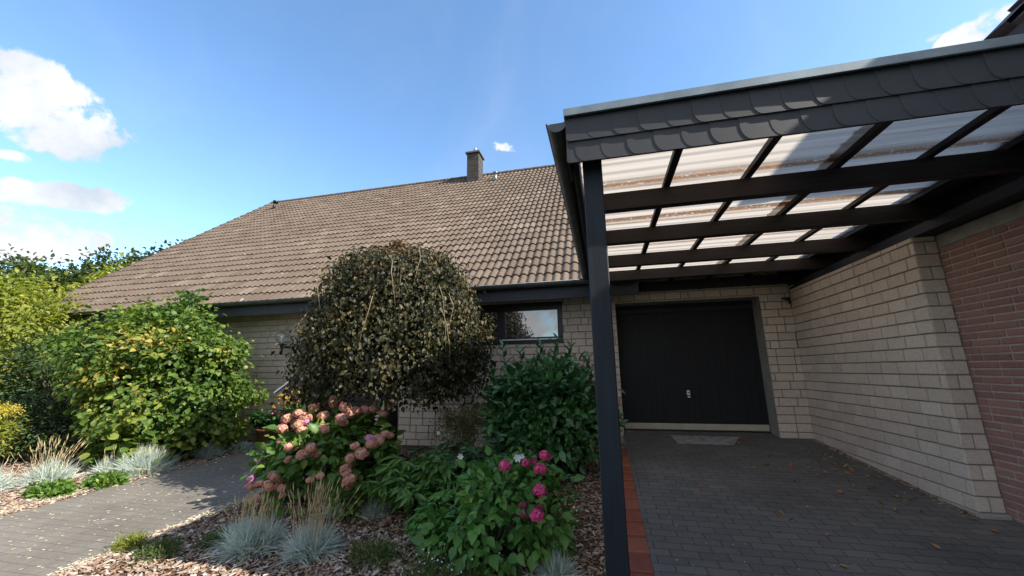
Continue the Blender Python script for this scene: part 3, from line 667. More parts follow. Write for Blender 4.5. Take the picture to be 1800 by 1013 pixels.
# ------------------------------------------------------------ small fixtures
wl = empty('wall_lamp', 'black wall lamp with a clear glass globe between the leafy bush and the weeping tree', 'lamp', (-6.36, YF, 1.65))
mb = MB(); mb.tube([(-6.30, 6.935, 1.60), (-6.30, 6.90, 1.60)], 0.075, 18); mb.tube([(-6.30, 6.90, 1.60), (-6.42, 6.79, 1.61)], 0.018, 8); mb.tube([(-6.47, 6.74, 1.45), (-6.47, 6.74, 1.64)], 0.028, 10); mb.tube([(-6.42, 6.79, 1.61), (-6.47, 6.74, 1.61)], 0.018, 8)
mb.lathe([(0.02, 0), (0.085, 0.012), (0.085, 0.03), (0.03, 0.035)], (-6.47, 6.74, 1.635)); mb.build('bracket', M['black'], wl)
mb = MB(); mb.sphere((-6.47, 6.74, 1.80), 0.135, 0, 14); mb.build('globe', M['globe'], wl)
mb = MB(); mb.tube([(-6.47, 6.74, 1.66), (-6.47, 6.74, 1.74), (-6.47, 6.74, 1.80)], [0.02, 0.03, 0.035], 10); mb.sphere((-6.47, 6.74, 1.81), 0.045, 0, 8); mb.build('bulb', M['white'], wl)
st = empty('garden_stake', 'thin metal stake topped by a tilted white panel beside the terracotta pot', 'garden stake', (-5.45, 5.9, gz(5.9)))
mb = MB(); mb.tube([(-5.47, 5.9, gz(5.9) - .02), (-5.50, 5.9, 0.83)], 0.011, 8); mb.build('pole', M['twig'], st)
mb = MB(); q0, q1 = Vector((-5.63, 5.83, 0.735)), Vector((-5.38, 5.97, 0.98)); dd = (q1 - q0).normalized(); sd = Vector((0.35, -0.9, 0.15)).normalized(); nn = dd.cross(sd).normalized()
vs = []
for e in (-.011, .011):
    for (p, s) in ((q0, -.05), (q0, .05), (q1, .05), (q1, -.05)): vs.append(p + sd * s + nn * e)
mb.mesh(vs, [(3, 2, 1, 0), (4, 5, 6, 7), (0, 1, 5, 4), (1, 2, 6, 5), (2, 3, 7, 6), (3, 0, 4, 7)]); mb.build('panel', plain('pale_lilac_panel', (0.86, 0.80, 0.90), 0.3, var=0.05), st)
mb = MB(); yy0, yy1 = 6.43, 6.90
vs = [(0.955, yy1, dz(yy1) + .004), (0.985, yy0, dz(yy0) + .004), (1.745, yy0, dz(yy0) + .004), (1.96, yy1 - .02, dz(yy1) + .004)]
mb.mesh([(x, y, z) for x, y, z in vs] + [(x, y, z + .012) for x, y, z in vs], [(7, 6, 5, 4)[::-1], (0, 1, 5, 4), (1, 2, 6, 5), (2, 3, 7, 6), (3, 0, 4, 7)])
tag(mb.build('doormat', plain('worn_grey_mat', (0.23, 0.23, 0.24), 0.8, var=0.5, scale=9, bmp=0.4)), 'worn grey mat lying on the driveway in front of the garage door', 'mat')
mb = MB(); mb.box(-6.95, -6.2, 6.42, 6.9, gz(6.6) - .1, gz(6.6) + .03, 0, 0.012); tag(mb.build('stone_slab', M['concrete']), 'pale stone slab on the ground under the terracotta pot', 'slab')

# ------------------------------------------------------------ plants
def unit(v): return v / np.maximum(np.linalg.norm(v, axis=1, keepdims=True), 1e-9)
def leaf_mesh(name, P, D, Nn, L, Wd, mt, parent, fold=0.25, bend=0.25, shape=(0.30, 0.9, 0.70, 0.75), lo=False):
    """one leaf per row: base P, direction D, face normal Nn, length L, width Wd"""
    D = unit(D); Sx = unit(np.cross(D, Nn)); Nn = np.cross(Sx, D); n = len(P)
    L = np.broadcast_to(L, n)[:, None]; Wd = np.broadcast_to(Wd, n)[:, None]; a, wa, b_, wb_ = shape
    up = Nn * Wd * fold
    def at(t, w, side, lift): return P + D * L * t + Sx * Wd * .5 * w * side + up * lift - Nn * L * bend * t * t
    if lo:
        V = np.stack([P, at(.5, 0, 0, 0), at(1, 0, 0, 0), at(a, wa, -1, 1), at(b_, wb_, -1, 1), at(a, wa, 1, 1), at(b_, wb_, 1, 1)], 1).reshape(-1, 3); o = np.arange(n)[:, None] * 7
        q = np.concatenate([o + np.array([[0, 1, 4, 3]]), o + np.array([[0, 5, 6, 1]])]); t = np.concatenate([o + np.array([[1, 2, 4]]), o + np.array([[1, 6, 2]])])
        return np_mesh(name, V, [q, t], mt, parent, smooth=False)
    c_ = (a + b_) / 2; wc = max(wa, wb_) * 1.06
    V = np.stack([P, at(.36, 0, 0, 0), at(.70, 0, 0, 0), at(1, 0, 0, 0)] + [at(t_, w_, sd, l_) for sd in (-1, 1) for (t_, w_, l_) in ((a * .55, wa * .74, .8), (c_ * .86, wc, 1), (b_ * .98, wb_, .9), ((1 + b_) / 2, wb_ * .5, .5))], 1).reshape(-1, 3)
    o = np.arange(n)[:, None] * 12; T = []; Q = []
    for k, f in ((4, 1), (8, 0)):
        t4 = [[0, 1, k], [1, k + 1, k], [2, 3, k + 3]]; q4 = [[1, 2, k + 2, k + 1]]; t4.append([2, k + 3, k + 2])
        for z in t4: T.append(o + np.array([z if f else z[::-1]]))
        for z in q4: Q.append(o + np.array([z if f else z[::-1]]))
    return np_mesh(name, V, [np.concatenate(Q), np.concatenate(T)], mt, parent, smooth=True)
def blob_dirs(rng, n, zmin=-1.0):
    out = []
    while len(out) < n:
        v = rng.normal(size=3); v /= np.linalg.norm(v)
        if v[2] >= zmin: out.append(v)
    return np.array(out)
def shrub(root, c, rad, nclump, nleaf, clr, L, Wd, mt, seed, zmin=-0.5, rmin=0.45, up=0.3, droop=0.3, lump=0.25, zfloor=None, fold=.25, bend=.25, name='foliage', flat=1.0, shape=(0.30, 0.9, 0.70, 0.75), power=0.45, branches=True, bmat='bark', lo=False):
    rng = np.random.default_rng(seed); c = np.array(c, float); rad = np.array(rad, float)
    d = blob_dirs(rng, nclump, zmin); ph = rng.uniform(0, 6.28, 6)
    lob = 1 + lump * (np.sin(3.1 * d[:, 0] + ph[0]) * np.cos(2.7 * d[:, 2] + ph[1]) + 0.6 * np.sin(6.3 * d[:, 1] + 5.1 * d[:, 0] + ph[2]) * np.cos(5.7 * d[:, 2] + ph[3])) + rng.normal(0, 0.05, nclump)
    rr = rng.uniform(rmin ** (1 / power), 1, nclump) ** power
    cc = c + d * rad * (lob * rr)[:, None]
    k = np.repeat(np.arange(nclump), nleaf); n = len(k)
    off = rng.normal(size=(n, 3)) * clr * np.array([1, 1, 0.8 * flat]) * rng.uniform(0.6, 1.2, nclump)[k][:, None]
    P = cc[k] + off; outw = unit((P - c) / rad)
    D = unit(outw * 0.7 + unit(off) * 0.8 + rng.normal(size=(n, 3)) * 0.45 + np.array([0, 0, -droop]))
    Nn = unit(outw * 0.55 + np.array([0, 0, up]) + rng.normal(size=(n, 3)) * 0.42)
    if zfloor is not None:
        ok = P[:, 2] > zfloor; P, D, Nn = P[ok], D[ok], Nn[ok]; n = len(P)
    s = rng.uniform(0.5, 1.3, n)
    o = leaf_mesh(name, P, D, Nn, L * s, Wd * s, mt, root, fold, bend, shape, lo)
    if branches:
        mb = MB(); base = wpos(root)
        for i in rng.choice(nclump, min(nclump, 26), replace=False):
            e = Vector(cc[i]); b0 = base + Vector((rng.uniform(-.15, .15) * rad[0], rng.uniform(-.15, .15) * rad[1], 0)); mdl = b0.lerp(e, 0.5) + Vector((0, 0, 0.15 * (e - b0).length))
            mb.tube([b0, b0.lerp(mdl, .5), mdl, e], [0.016 * rad[2] + .004, 0.013 * rad[2] + .003, 0.009 * rad[2] + .002, 0.003], 6)
        mb.build('branches', M[bmat], root)
    return o, cc

LM = {}
LM['hazel'] = leafmat('yellowing_bush_leaf', [(0, (0.020, 0.046, 0.012)), (0.3, (0.052, 0.110, 0.020)), (0.55, (0.115, 0.185, 0.032)), (0.78, (0.22, 0.26, 0.045)), (0.9, (0.34, 0.31, 0.07)), (0.985, (0.30, 0.24, 0.09)), (1, (0.30, 0.08, 0.03))], 0.5, 0.4, 0.5, 1.6)
LM['yellow'] = leafmat('yellow_green_leaf', [(0, (0.075, 0.110, 0.016)), (0.4, (0.17, 0.21, 0.028)), (0.75, (0.28, 0.29, 0.045)), (1, (0.42, 0.39, 0.09))], 0.5, 0.45, 0.4, 1.2)
LM['yellowed'] = leafmat('yellowed_bush_leaf', [(0, (0.14, 0.17, 0.03)), (0.5, (0.30, 0.27, 0.05)), (0.9, (0.42, 0.32, 0.09)), (0.96, (0.36, 0.20, 0.07)), (1, (0.32, 0.07, 0.03))], 0.5, 0.4, 0.3, 3.0)
LM['dark'] = leafmat('dark_evergreen_leaf', [(0, (0.015, 0.03, 0.0112)), (0.5, (0.033, 0.0675, 0.0196)), (1, (0.075, 0.1275, 0.035))], 0.5, 0.2, 0.5, 1.5)
LM['far'] = leafmat('far_tree_leaf', [(0, (0.016, 0.030, 0.010)), (0.4, (0.035, 0.062, 0.016)), (0.75, (0.07, 0.10, 0.024)), (1, (0.14, 0.15, 0.035))], 0.6, 0.3, 0.6, 0.5)
LM['weep'] = leafmat('olive_bronze_leaf', [(0, (0.0089, 0.0124, 0.0063)), (0.3, (0.019, 0.0236, 0.0098)), (0.55, (0.0392, 0.0398, 0.0141)), (0.78, (0.0729, 0.0622, 0.0225)), (0.93, (0.1172, 0.0839, 0.0316)), (1, (0.1521, 0.0622, 0.0281))], 0.5, 0.25, 0.3, 2.0, 0.3)
LM['bronze'] = leafmat('bronze_top_leaf', [(0, (0.06, 0.035, 0.018)), (0.5, (0.12, 0.07, 0.03)), (1, (0.18, 0.13, 0.05))], 0.45, 0.3, 0.3, 3.0)
LM['laurel'] = leafmat('glossy_laurel_leaf', [(0, (0.0219, 0.0656, 0.0203)), (0.5, (0.05, 0.1375, 0.0428)), (0.85, (0.086, 0.211, 0.0653)), (1, (0.1406, 0.2969, 0.09))], 0.30, 0.15, 0.4, 2.5, 0.6)
LM['hyd'] = leafmat('hydrangea_leaf', [(0, (0.0342, 0.0776, 0.0162)), (0.45, (0.0776, 0.1552, 0.027)), (0.8, (0.132, 0.2329, 0.0378)), (0.95, (0.2329, 0.295, 0.054)), (1, (0.4347, 0.3415, 0.081))], 0.45, 0.3, 0.4, 4.0)
LM['hyd2'] = leafmat('fresh_green_leaf', [(0, (0.0367, 0.1, 0.0235)), (0.45, (0.0751, 0.1918, 0.0391)), (0.85, (0.125, 0.2668, 0.0522)), (0.96, (0.2668, 0.3502, 0.0653)), (1, (0.5336, 0.4002, 0.0783))], 0.45, 0.3, 0.35, 4.0)
LM['peony'] = leafmat('narrow_green_leaf', [(0, (0.0434, 0.0958, 0.0287)), (0.5, (0.0958, 0.2002, 0.0479)), (0.9, (0.1566, 0.2784, 0.0638)), (1, (0.3306, 0.3306, 0.0798))], 0.45, 0.3, 0.4, 4.0)
LM['anem'] = leafmat('dull_green_leaf', [(0, (0.0396, 0.0864, 0.0396)), (0.5, (0.081, 0.153, 0.0693)), (1, (0.135, 0.216, 0.0908))], 0.55, 0.3, 0.5, 4.0)
LM['airy'] = leafmat('seedy_spray', [(0, (0.112, 0.119, 0.042)), (0.5, (0.196, 0.182, 0.07)), (1, (0.308, 0.266, 0.112))], 0.7, 0.3, 0.3, 4.0)
LM['gold'] = leafmat('golden_flower', [(0, (0.30, 0.26, 0.03)), (0.5, (0.45, 0.38, 0.05)), (1, (0.55, 0.48, 0.14))], 0.7, 0.3, 0.3, 4.0)
LM['pink'] = leafmat('faded_pink_petal', [(0, (0.26, 0.14, 0.08)), (0.2, (0.44, 0.23, 0.17)), (0.42, (0.54, 0.24, 0.20)), (0.6, (0.60, 0.33, 0.25)), (0.78, (0.58, 0.44, 0.30)), (0.92, (0.46, 0.45, 0.26)), (1, (0.24, 0.14, 0.06))], 0.75, 0.25, 0.6, 16.0)
LM['lilac'] = leafmat('lilac_pink_petal', [(0, (0.50, 0.20, 0.36)), (0.6, (0.60, 0.28, 0.46)), (1, (0.55, 0.34, 0.30))], 0.7, 0.25, 0.3, 9.0)
LM['magenta'] = leafmat('magenta_petal', [(0, (0.48, 0.035, 0.15)), (0.5, (0.64, 0.075, 0.24)), (1, (0.72, 0.17, 0.35))], 0.6, 0.2, 0.2, 9.0)
LM['wine'] = leafmat('withered_wine_petal', [(0, (0.12, 0.025, 0.035)), (1, (0.22, 0.06, 0.07))], 0.8, 0.2, 0.2, 9.0)
LM['whitep'] = leafmat('white_petal', [(0, (0.70, 0.70, 0.72)), (1, (0.82, 0.80, 0.80))], 0.6, 0.2, 0.2, 9.0)
LM['fescue'] = leafmat('blue_grey_blade', [(0, (0.2609, 0.3281, 0.3119)), (0.45, (0.41, 0.4811, 0.4441)), (0.85, (0.5962, 0.6343, 0.5481)), (0.95, (0.7452, 0.6124, 0.3591)), (1, (0.8446, 0.6343, 0.3402))], 0.6, 0.3, 0.25, 6.0)
LM['seed'] = leafmat('straw_seed_stalk', [(0, (0.3737, 0.2898, 0.1587)), (0.5, (0.5175, 0.414, 0.238)), (1, (0.6325, 0.5244, 0.3306))], 0.8, 0.3, 0.2, 6.0)
LM['moss'] = leafmat('low_needle_leaf', [(0, (0.039, 0.065, 0.0182)), (0.6, (0.091, 0.13, 0.0325)), (1, (0.156, 0.182, 0.0585))], 0.7, 0.3, 0.3, 8.0)

# --- weeping tree: grafted trunk, ribs that arch over and fall, curtains of hanging leaves
wt_ = empty('weeping_tree', 'weeping tree with a dense dome of olive bronze leaves hanging round a short dark trunk', 'tree', (-2.98, 5.15, gz(5.15)))
tc_ = np.array([-2.98, 5.15])
mb = MB(); mb.tube([(-2.98, 5.15, -0.36), (-2.97, 5.15, 0.3), (-2.99, 5.14, 1.2), (-2.97, 5.16, 2.2), (-2.95, 5.14, 2.6)], [0.115, 0.095, 0.09, 0.085, 0.05], 12); mb.build('trunk', M['bark'], wt_)
rng = np.random.default_rng(3); P = []; D = []; Nn = []; br = MB(); hang = MB()
def dome(phi):  # radius and hem height of the curtain in that direction (phi: 0 = +x)
    rad = 1.23 + 0.09 * math.cos(phi) + 0.05 * math.sin(3 * phi + 2.0)
    hem = 0.68 + 0.12 * math.sin(3 * phi + 0.4) + 0.08 * math.sin(7 * phi) + (0.20 * max(0, math.cos(phi + 0.5)))
    return rad, hem
nrib = 320
for i in range(nrib):
    phi = 2 * math.pi * (i + rng.uniform(-.5, .5)) / nrib * 3.0; layer = rng.uniform(0.66, 1.0) ** 0.8; rad, hem = dome(phi); rad *= layer * rng.uniform(.94, 1.06); hem += rng.uniform(-0.10, 0.30)
    top = 2.76 + 0.10 * math.sin(phi * 2 + 1) + rng.uniform(-0.16, 0.10)
    pts = []
    for k in range(9):   # arch out, then down and slightly outwards
        t = k / 8
        if t < 0.45: a = t / 0.45; r = rad * 0.80 * math.sin(a * math.pi / 2) ** 1.1; z = top + 0.06 * math.sin(a * math.pi) - 0.60 * a ** 1.6
        else: a = (t - 0.45) / 0.55; r = rad * (0.80 + 0.23 * math.sin(a * 2.0)); z = (top - 0.60) * (1 - a) + hem * a
        wob = 0.05 * math.sin(5 * t + i); pts.append(np.array([tc_[0] + r * math.cos(phi + wob), tc_[1] + r * math.sin(phi + wob), z]))
    if i % 5 == 0: br.tube([tuple(p) for p in pts[:7]], [0.018, 0.015, 0.012, 0.010, 0.008, 0.006, 0.004], 5)
    pts = np.array(pts)
    for k in range(110):
        t = rng.uniform(0.10, 1.0) ** 0.85 * 8 * 0.999; j = int(t); p = pts[j] * (1 - t + j) + pts[j + 1] * (t - j) + rng.normal(size=3) * (0.085, 0.085, 0.06)
        o_ = np.array([math.cos(phi), math.sin(phi), 0.0]); upn = max(0.0, 1 - t / 3.6)
        P.append(p); Nn.append(o_ * (1 - .6 * upn) + np.array([0, 0, 0.35 + upn]) + rng.normal(size=3) * 0.55)
        D.append(np.array([0, 0, -0.75]) * (1 - 0.5 * upn) + o_ * 0.30 + rng.normal(size=3) * 0.55)
br.build('branches', M['bark'], wt_)
P, D, Nn = map(np.array, (P, D, Nn)); s = rng.uniform(0.5, 1.35, len(P))
leaf_mesh('crown', P, D, unit(Nn), 0.056 * s, 0.040 * s, LM['weep'], wt_, 0.25, 0.3)
# upright bronze tuft on top and bare hanging shoots outside the curtain
P = []; D = []; Nn = []
for i in range(110):
    a = rng.uniform(0, 6.28); r = min(abs(rng.normal(0, 0.40)), .8); base = np.array([tc_[0] + 0.05 + r * math.cos(a) * 1.3, tc_[1] + r * math.sin(a), 2.78 - 0.20 * r - .55 * r * r])
    h = rng.uniform(0.05, 0.14) + (0.12 if r < 0.3 else 0)
    for k in range(12): P.append(base + np.array([rng.normal(0, .05), rng.normal(0, .05), rng.uniform(-.06, h)])); D.append(np.array([rng.normal(0, .7), rng.normal(0, .7), rng.normal(0, .6)])); Nn.append(np.array([rng.normal(0, .6), rng.normal(0, .6), 1]))
leaf_mesh('crown_tip', np.array(P), np.array(D), unit(np.array(Nn)), 0.07, 0.045, LM['bronze'], wt_)
for i in range(8):
    phi = rng.uniform(math.pi * 1.05, math.pi * 1.9); rad, hem = dome(phi); rad *= rng.uniform(1.0, 1.07); z = rng.uniform(1.5, 2.4); ln = rng.uniform(0.3, 0.75)
    p = Vector((tc_[0] + rad * math.cos(phi), tc_[1] + rad * math.sin(phi), z)); o_ = Vector((math.cos(phi), math.sin(phi), 0)); sw = Vector((rng.uniform(-.08, .08), 0, 0))
    hang = MB(); hang.tube([p - o_ * .10 + Vector((0, 0, .22)), p + Vector((0, 0, .05)), p + Vector((0, 0, -ln * .5)) + sw + o_ * .04, p + Vector((0, 0, -ln)) + sw * 1.6 + o_ * .03], [0.004, 0.004, 0.0035, 0.002], 5); hang.build('hanging_shoot', M['twig'], wt_)

# --- big bush beside the path, yellow tree and dark hedge at the left edge
b = empty('leafy_bush', 'large spreading bush with green and yellowing leaves growing against the house', 'bush', (-8.2, 5.65, gz(5.6)))
shrub(b, (-7.82, 5.55, 0.92), (1.55, 0.95, 1.42), 420, 54, 0.125, 0.082, 0.064, LM['hazel'], 21, -0.85, 0.62, 0.45, 0.45, 0.2, -0.25, .15, .3, shape=(0.28, 0.95, 0.68, 0.9))
shrub(b, (-7.75, 5.1, 1.35), (0.75, 0.5, 0.50), 40, 30, 0.11, 0.08, 0.06, LM['yellowed'], 22, -0.6, 0.6, 0.45, 0.45, 0.3, None, .15, .3, name='yellowed_leaves', branches=False)
b = empty('yellow_tree', 'yellow green tree at the left edge with arching leafy twigs', 'tree', (-13.0, 5.6, gz(5.6)))
mb = MB(); mb.tube([(-13.0, 5.6, -.35), (-12.95, 5.6, 0.8), (-12.9, 5.55, 1.8), (-12.8, 5.5, 2.9)], [0.10, 0.08, 0.06, 0.02], 10); mb.build('trunk', M['bark'], b)
shrub(b, (-13.35, 5.7, 1.85), (1.95, 1.3, 1.45), 300, 52, 0.20, 0.10, 0.058, LM['yellow'], 33, -0.7, 0.55, 0.4, 0.45, 0.16, -0.2, name='crown', bmat='twig')
b = empty('dark_hedge', 'dark green shrub filling the gap between the yellow tree and the leafy bush', 'shrub', (-10.6, 5.5, gz(5.5)))
shrub(b, (-10.6, 5.7, 0.75), (1.45, 0.7, 1.25), 150, 60, 0.15, 0.075, 0.035, LM['dark'], 41, -0.7, 0.6, 0.4, 0.2, 0.15, -0.3)
b = empty('low_dark_shrub', 'low dark green needled shrub spreading in front of the yellow tree', 'shrub', (-9.9, 4.75, gz(4.7)))
shrub(b, (-9.9, 4.95, 0.05), (1.35, 0.55, 0.55), 120, 60, 0.11, 0.06, 0.02, LM['dark'], 43, -0.3, 0.6, 0.4, 0.1, 0.15, -0.36)
b = empty('goldenrod', 'clump of yellow flowering stems at the left edge of the garden', 'flower', (-9.15, 4.25, gz(4.2)))
shrub(b, (-9.35, 4.25, 0.05), (0.32, 0.32, 0.42), 60, 34, 0.07, 0.07, 0.018, LM['yellow'], 45, -0.3, 0.5, 0.4, 0.1, 0.1, -0.36, bmat='stem_g')
shrub(b, (-9.35, 4.2, 0.52), (0.32, 0.32, 0.13), 34, 60, 0.05, 0.02, 0.018, LM['gold'], 46, -0.1, 0.5, 0.5, 0, 0.1, None, name='flower_head', branches=False)

# --- trees behind the house, each with trunk, limbs and its own crown
def far_tree(x, y, h, rx_, rz_, seed, label, m_='far'):
    h -= 0.62; t = empty('broadleaf_tree', label, 'tree', (x, y, -0.3), 'trees behind the house')
    mb = MB(); mb.tube([(x, y, -0.4), (x + .1, y, h * .35), (x - .1, y, h * .7), (x, y, h * .92)], [0.22, 0.17, 0.11, 0.03], 10); mb.build('trunk', M['bark'], t)
    shrub(t, (x, y, h - rz_), (rx_, rx_ * .9, rz_), 300, 62, 0.36, 0.19, 0.14, LM[m_], seed, -0.75, 0.5, 0.4, 0.2, 0.2, None, name='crown', power=.5, lo=True)
far_tree(-33.0, 13.0, 7.4, 3.0, 3.4, 51, 'dark green tree behind the yellow tree, farthest left of the tree line')
far_tree(-29.2, 13.4, 7.9, 2.6, 3.6, 52, 'bushy green tree behind the yellow tree, second from the left in the tree line')
far_tree(-26.0, 12.8, 6.9, 2.6, 3.2, 53, 'lower rounded green tree under the bank of cloud at the left')
far_tree(-25.6, 15.2, 7.9, 2.2, 3.2, 54, 'loose topped green tree standing just left of the roof edge')
far_tree(-23.6, 15.8, 8.3, 2.1, 3.4, 55, 'tallest green tree rising right behind the left roof edge')
far_tree(-20.6, 12.5, 5.8, 1.8, 2.6, 56, 'yellowish tree low behind the left roof edge', 'yellow')
far_tree(-22.5, 17.0, 8.3, 2.4, 3.2, 57, 'green tree mostly hidden behind the left slope of the roof')

# --- laurel beside the carport post
b = empty('laurel_shrub', 'glossy dark green laurel shrub beside the carport post', 'shrub', (-0.92, 5.6, gz(5.6)))
shrub(b, (-0.80, 5.55, 0.45), (0.76, 0.62, 0.76), 260, 26, 0.11, 0.125, 0.066, LM['laurel'], 61, -0.95, 0.5, 0.55, 0.0, 0.12, -0.28, .2, .15, name='foliage', bmat='stem_g')
rng = np.random.default_rng(62); P = []; D = []; Nn = []; mb = MB()
for (x, y, z0, h) in ((-1.32, 5.5, 1.2, .48), (-1.05, 5.55, 1.25, .36), (-0.72, 5.5, 1.25, .50), (-0.55, 5.6, 1.3, .36), (-0.3, 5.5, 1.1, .40), (-1.5, 5.5, 1.0, .42), (-0.88, 5.6, 1.3, .4), (-0.12, 5.45, 0.85, .4)):
    z0 -= .27; lean = rng.normal(0, .08, 2); mb.tube([(x, y, z0 - .4), (x + lean[0], y + lean[1], z0 + h)], [0.012, 0.005], 6)
    for k in range(15):
        t = k / 14; a = k * 2.4; p = np.array([x + lean[0] * t, y + lean[1] * t, z0 - .1 + (h + .1) * t]); o_ = np.array([math.cos(a), math.sin(a), 0.75 + .6 * t])
        P.append(p); D.append(o_); Nn.append(np.array([-math.cos(a) * .7, -math.sin(a) * .7, 0.7]) + rng.normal(0, .15, 3))
leaf_mesh('upright_shoots', np.array(P), np.array(D), unit(np.array(Nn)), 0.15, 0.055, LM['laurel'], b, .2, .15); mb.build('stems', M['stem_g'], b)

# --- hydrangeas: big leaves in pairs, flower heads of small four-petalled florets
def floret_ball(r, seed, n=200, fr=0.018, squash=0.75):
    rng = np.random.default_rng(seed); d = blob_dirs(rng, n, -0.75); lump = 1 + .16 * np.sin(5 * d[:, :1] + seed) * np.cos(4 * d[:, 1:2] + 2 * seed); P = d * r * np.array([1, 1, squash]) * rng.uniform(.74, 1.08, (n, 1)) * lump
    T = unit(np.cross(d, rng.normal(size=(n, 3)))); B = np.cross(d, T); V = []; F = []
    for i in range(n):
        s = fr * rng.uniform(.75, 1.2); k = len(V); nrm = d[i]
        for q in range(4):
            a = math.pi / 2 * q; e = T[i] * math.cos(a) + B[i] * math.sin(a); f = T[i] * math.cos(a + .785) + B[i] * math.sin(a + .785); g_ = T[i] * math.cos(a - .785) + B[i] * math.sin(a - .785)
            V += [P[i], P[i] + g_ * s * .75 + nrm * s * .2, P[i] + e * s * 1.15 + nrm * s * .05, P[i] + f * s * .75 + nrm * s * .2]; F.append([k, k + 1, k + 2, k + 3]); k += 4
    return np.array(V), np.array(F)
def flower_mesh(name, mt, seed, r, **k):
    V, F = floret_ball(r, seed, **k); o = np_mesh(name, V, [F], mt, None); me = o.data; bpy.data.objects.remove(o); return me
FM = {'pink': [flower_mesh('flower_head', LM['pink'], 70 + i, 0.063) for i in range(3)], 'lilac': [flower_mesh('flower_head', LM['lilac'], 75 + i, 0.058, squash=.6) for i in range(2)],
      'magenta': [flower_mesh('flower_head', LM['magenta'], 80 + i, 0.043, n=150, fr=.0125, squash=.85) for i in range(3)], 'wine': [flower_mesh('flower_head', LM['wine'], 85, 0.04, n=110, fr=.013)]}
def heads(root, lst, kind, rng, label=None):
    for i, (x, y, z, s) in enumerate(lst):
        o = bpy.data.objects.new('flower_head', FM[kind][i % len(FM[kind])]); link(o, root)
        o.location = Vector((x + .01, y - .05, z + (.04 if kind == 'pink' else 0))) - wpos(root); o.scale = (s, s, s * rng.uniform(.9, 1.1)); o.rotation_euler = (rng.normal(0, .3), rng.normal(0, .3), rng.uniform(0, 6))
        if label: o['label'] = label
b = empty('pink_hydrangea', 'tall hydrangea with many faded salmon pink flower heads in front of the weeping tree', 'hydrangea', (-3.2, 4.2, gz(4.2)))
shrub(b, (-3.13, 4.17, 0.02), (0.72, 0.58, 0.50), 130, 16, 0.10, 0.11, 0.075, LM['hyd'], 91, -0.55, 0.55, 0.75, 0.25, 0.1, -0.33, .15, .3, bmat='stem_g', shape=(0.34, 1.0, 0.68, 0.78))
rng = np.random.default_rng(92)
PINK = [(-3.388, 4.15, 0.626, 1.0), (-3.333, 3.95, 0.535, 1.0), (-3.205, 4.1, 0.537, 1.0), (-3.24, 4.3, 0.66, 0.9), (-2.934, 4.1, 0.635, 1.05), (-2.865, 4.2, 0.588, 0.95), (-2.83, 3.9, 0.536, 0.9), (-2.803, 4.3, 0.584, 0.95), (-2.73, 4.4, 0.608, 0.9), (-2.596, 4.35, 0.542, 0.8), (-3.56, 3.95, 0.519, 0.95), (-3.285, 3.8, 0.482, 0.9), (-3.486, 3.8, 0.431, 0.9), (-3.6, 4.1, 0.5, 0.9), (-2.904, 3.75, 0.45, 0.7), (-3.485, 3.8, 0.313, 0.6), (-3.233, 3.65, 0.278, 0.8), (-2.981, 3.55, 0.235, 0.95), (-2.923, 3.6, 0.291, 0.8), (-3.194, 3.6, 0.163, 0.5), (-2.496, 3.7, 0.301, 0.75), (-2.381, 3.65, 0.245, 0.95), (-2.505, 3.65, 0.198, 0.8), (-2.333, 3.85, 0.317, 0.85), (-2.353, 4.0, 0.366, 0.7), (-2.511, 3.6, 0.079, 0.75), (-2.439, 3.55, 0.028, 0.9), (-2.719, 3.5, 0.063, 0.6), (-3.228, 3.45, -0.039, 1.0), (-3.392, 3.5, -0.04, 0.7), (-3.094, 3.45, -0.053, 0.6), (-3.547, 3.55, -0.093, 0.6), (-3.317, 3.4, -0.131, 0.6)]
LILAC = [(-3.686, 3.8, 0.142, 0.95), (-3.659, 3.85, 0.245, 0.7), (-3.695, 3.7, -0.008, 1.0), (-3.755, 3.7, -0.095, 0.5), (-2.374, 3.75, 0.411, 0.8), (-3.226, 3.85, 0.542, 0.6)]
MAG = [(-0.805, 3.15, 0.344, 1.0), (-0.527, 3.35, 0.384, 1.0), (-0.538, 3.2, 0.318, 1.05), (-0.614, 3.35, 0.342, 0.7), (-0.671, 3.3, 0.333, 0.75), (-0.513, 3.0, 0.222, 1.0), (-0.512, 2.85, 0.109, 1.0)]
WINE = [(-0.612, 2.9, 0.148, 0.8), (-0.609, 2.88, 0.1, 0.75), (-0.508, 2.95, 0.124, 0.8)]
WHITE = [(-1.493, 4.0, 0.204, 1.0), (-0.737, 3.3, 0.361, 1.0), (-2.093, 4.8, 0.305, 0.8), (-0.72, 3.4, 0.35, 0.7)]

PINK += [(x + rng.normal(0, .07), y + rng.normal(0.03, .05), z + rng.normal(-.01, .05), s * .85) for (x, y, z, s) in PINK]
heads(b, PINK, 'pink', rng); heads(b, LILAC, 'lilac', rng, 'lilac pink flower head')
b = empty('magenta_hydrangea', 'low green hydrangea with a few round magenta flower heads in the middle of the bed', 'hydrangea', (-0.95, 3.3, gz(3.3)))
shrub(b, (-0.88, 3.32, -0.10), (0.53, 0.41, 0.40), 110, 16, 0.075, 0.085, 0.057, LM['hyd2'], 95, -0.6, 0.55, 0.75, 0.25, 0.1, -0.36, .15, .3, bmat='stem_g', shape=(0.34, 1.0, 0.68, 0.75))
heads(b, MAG, 'magenta', rng); heads(b, WINE, 'wine', rng, 'withered wine red flower head')

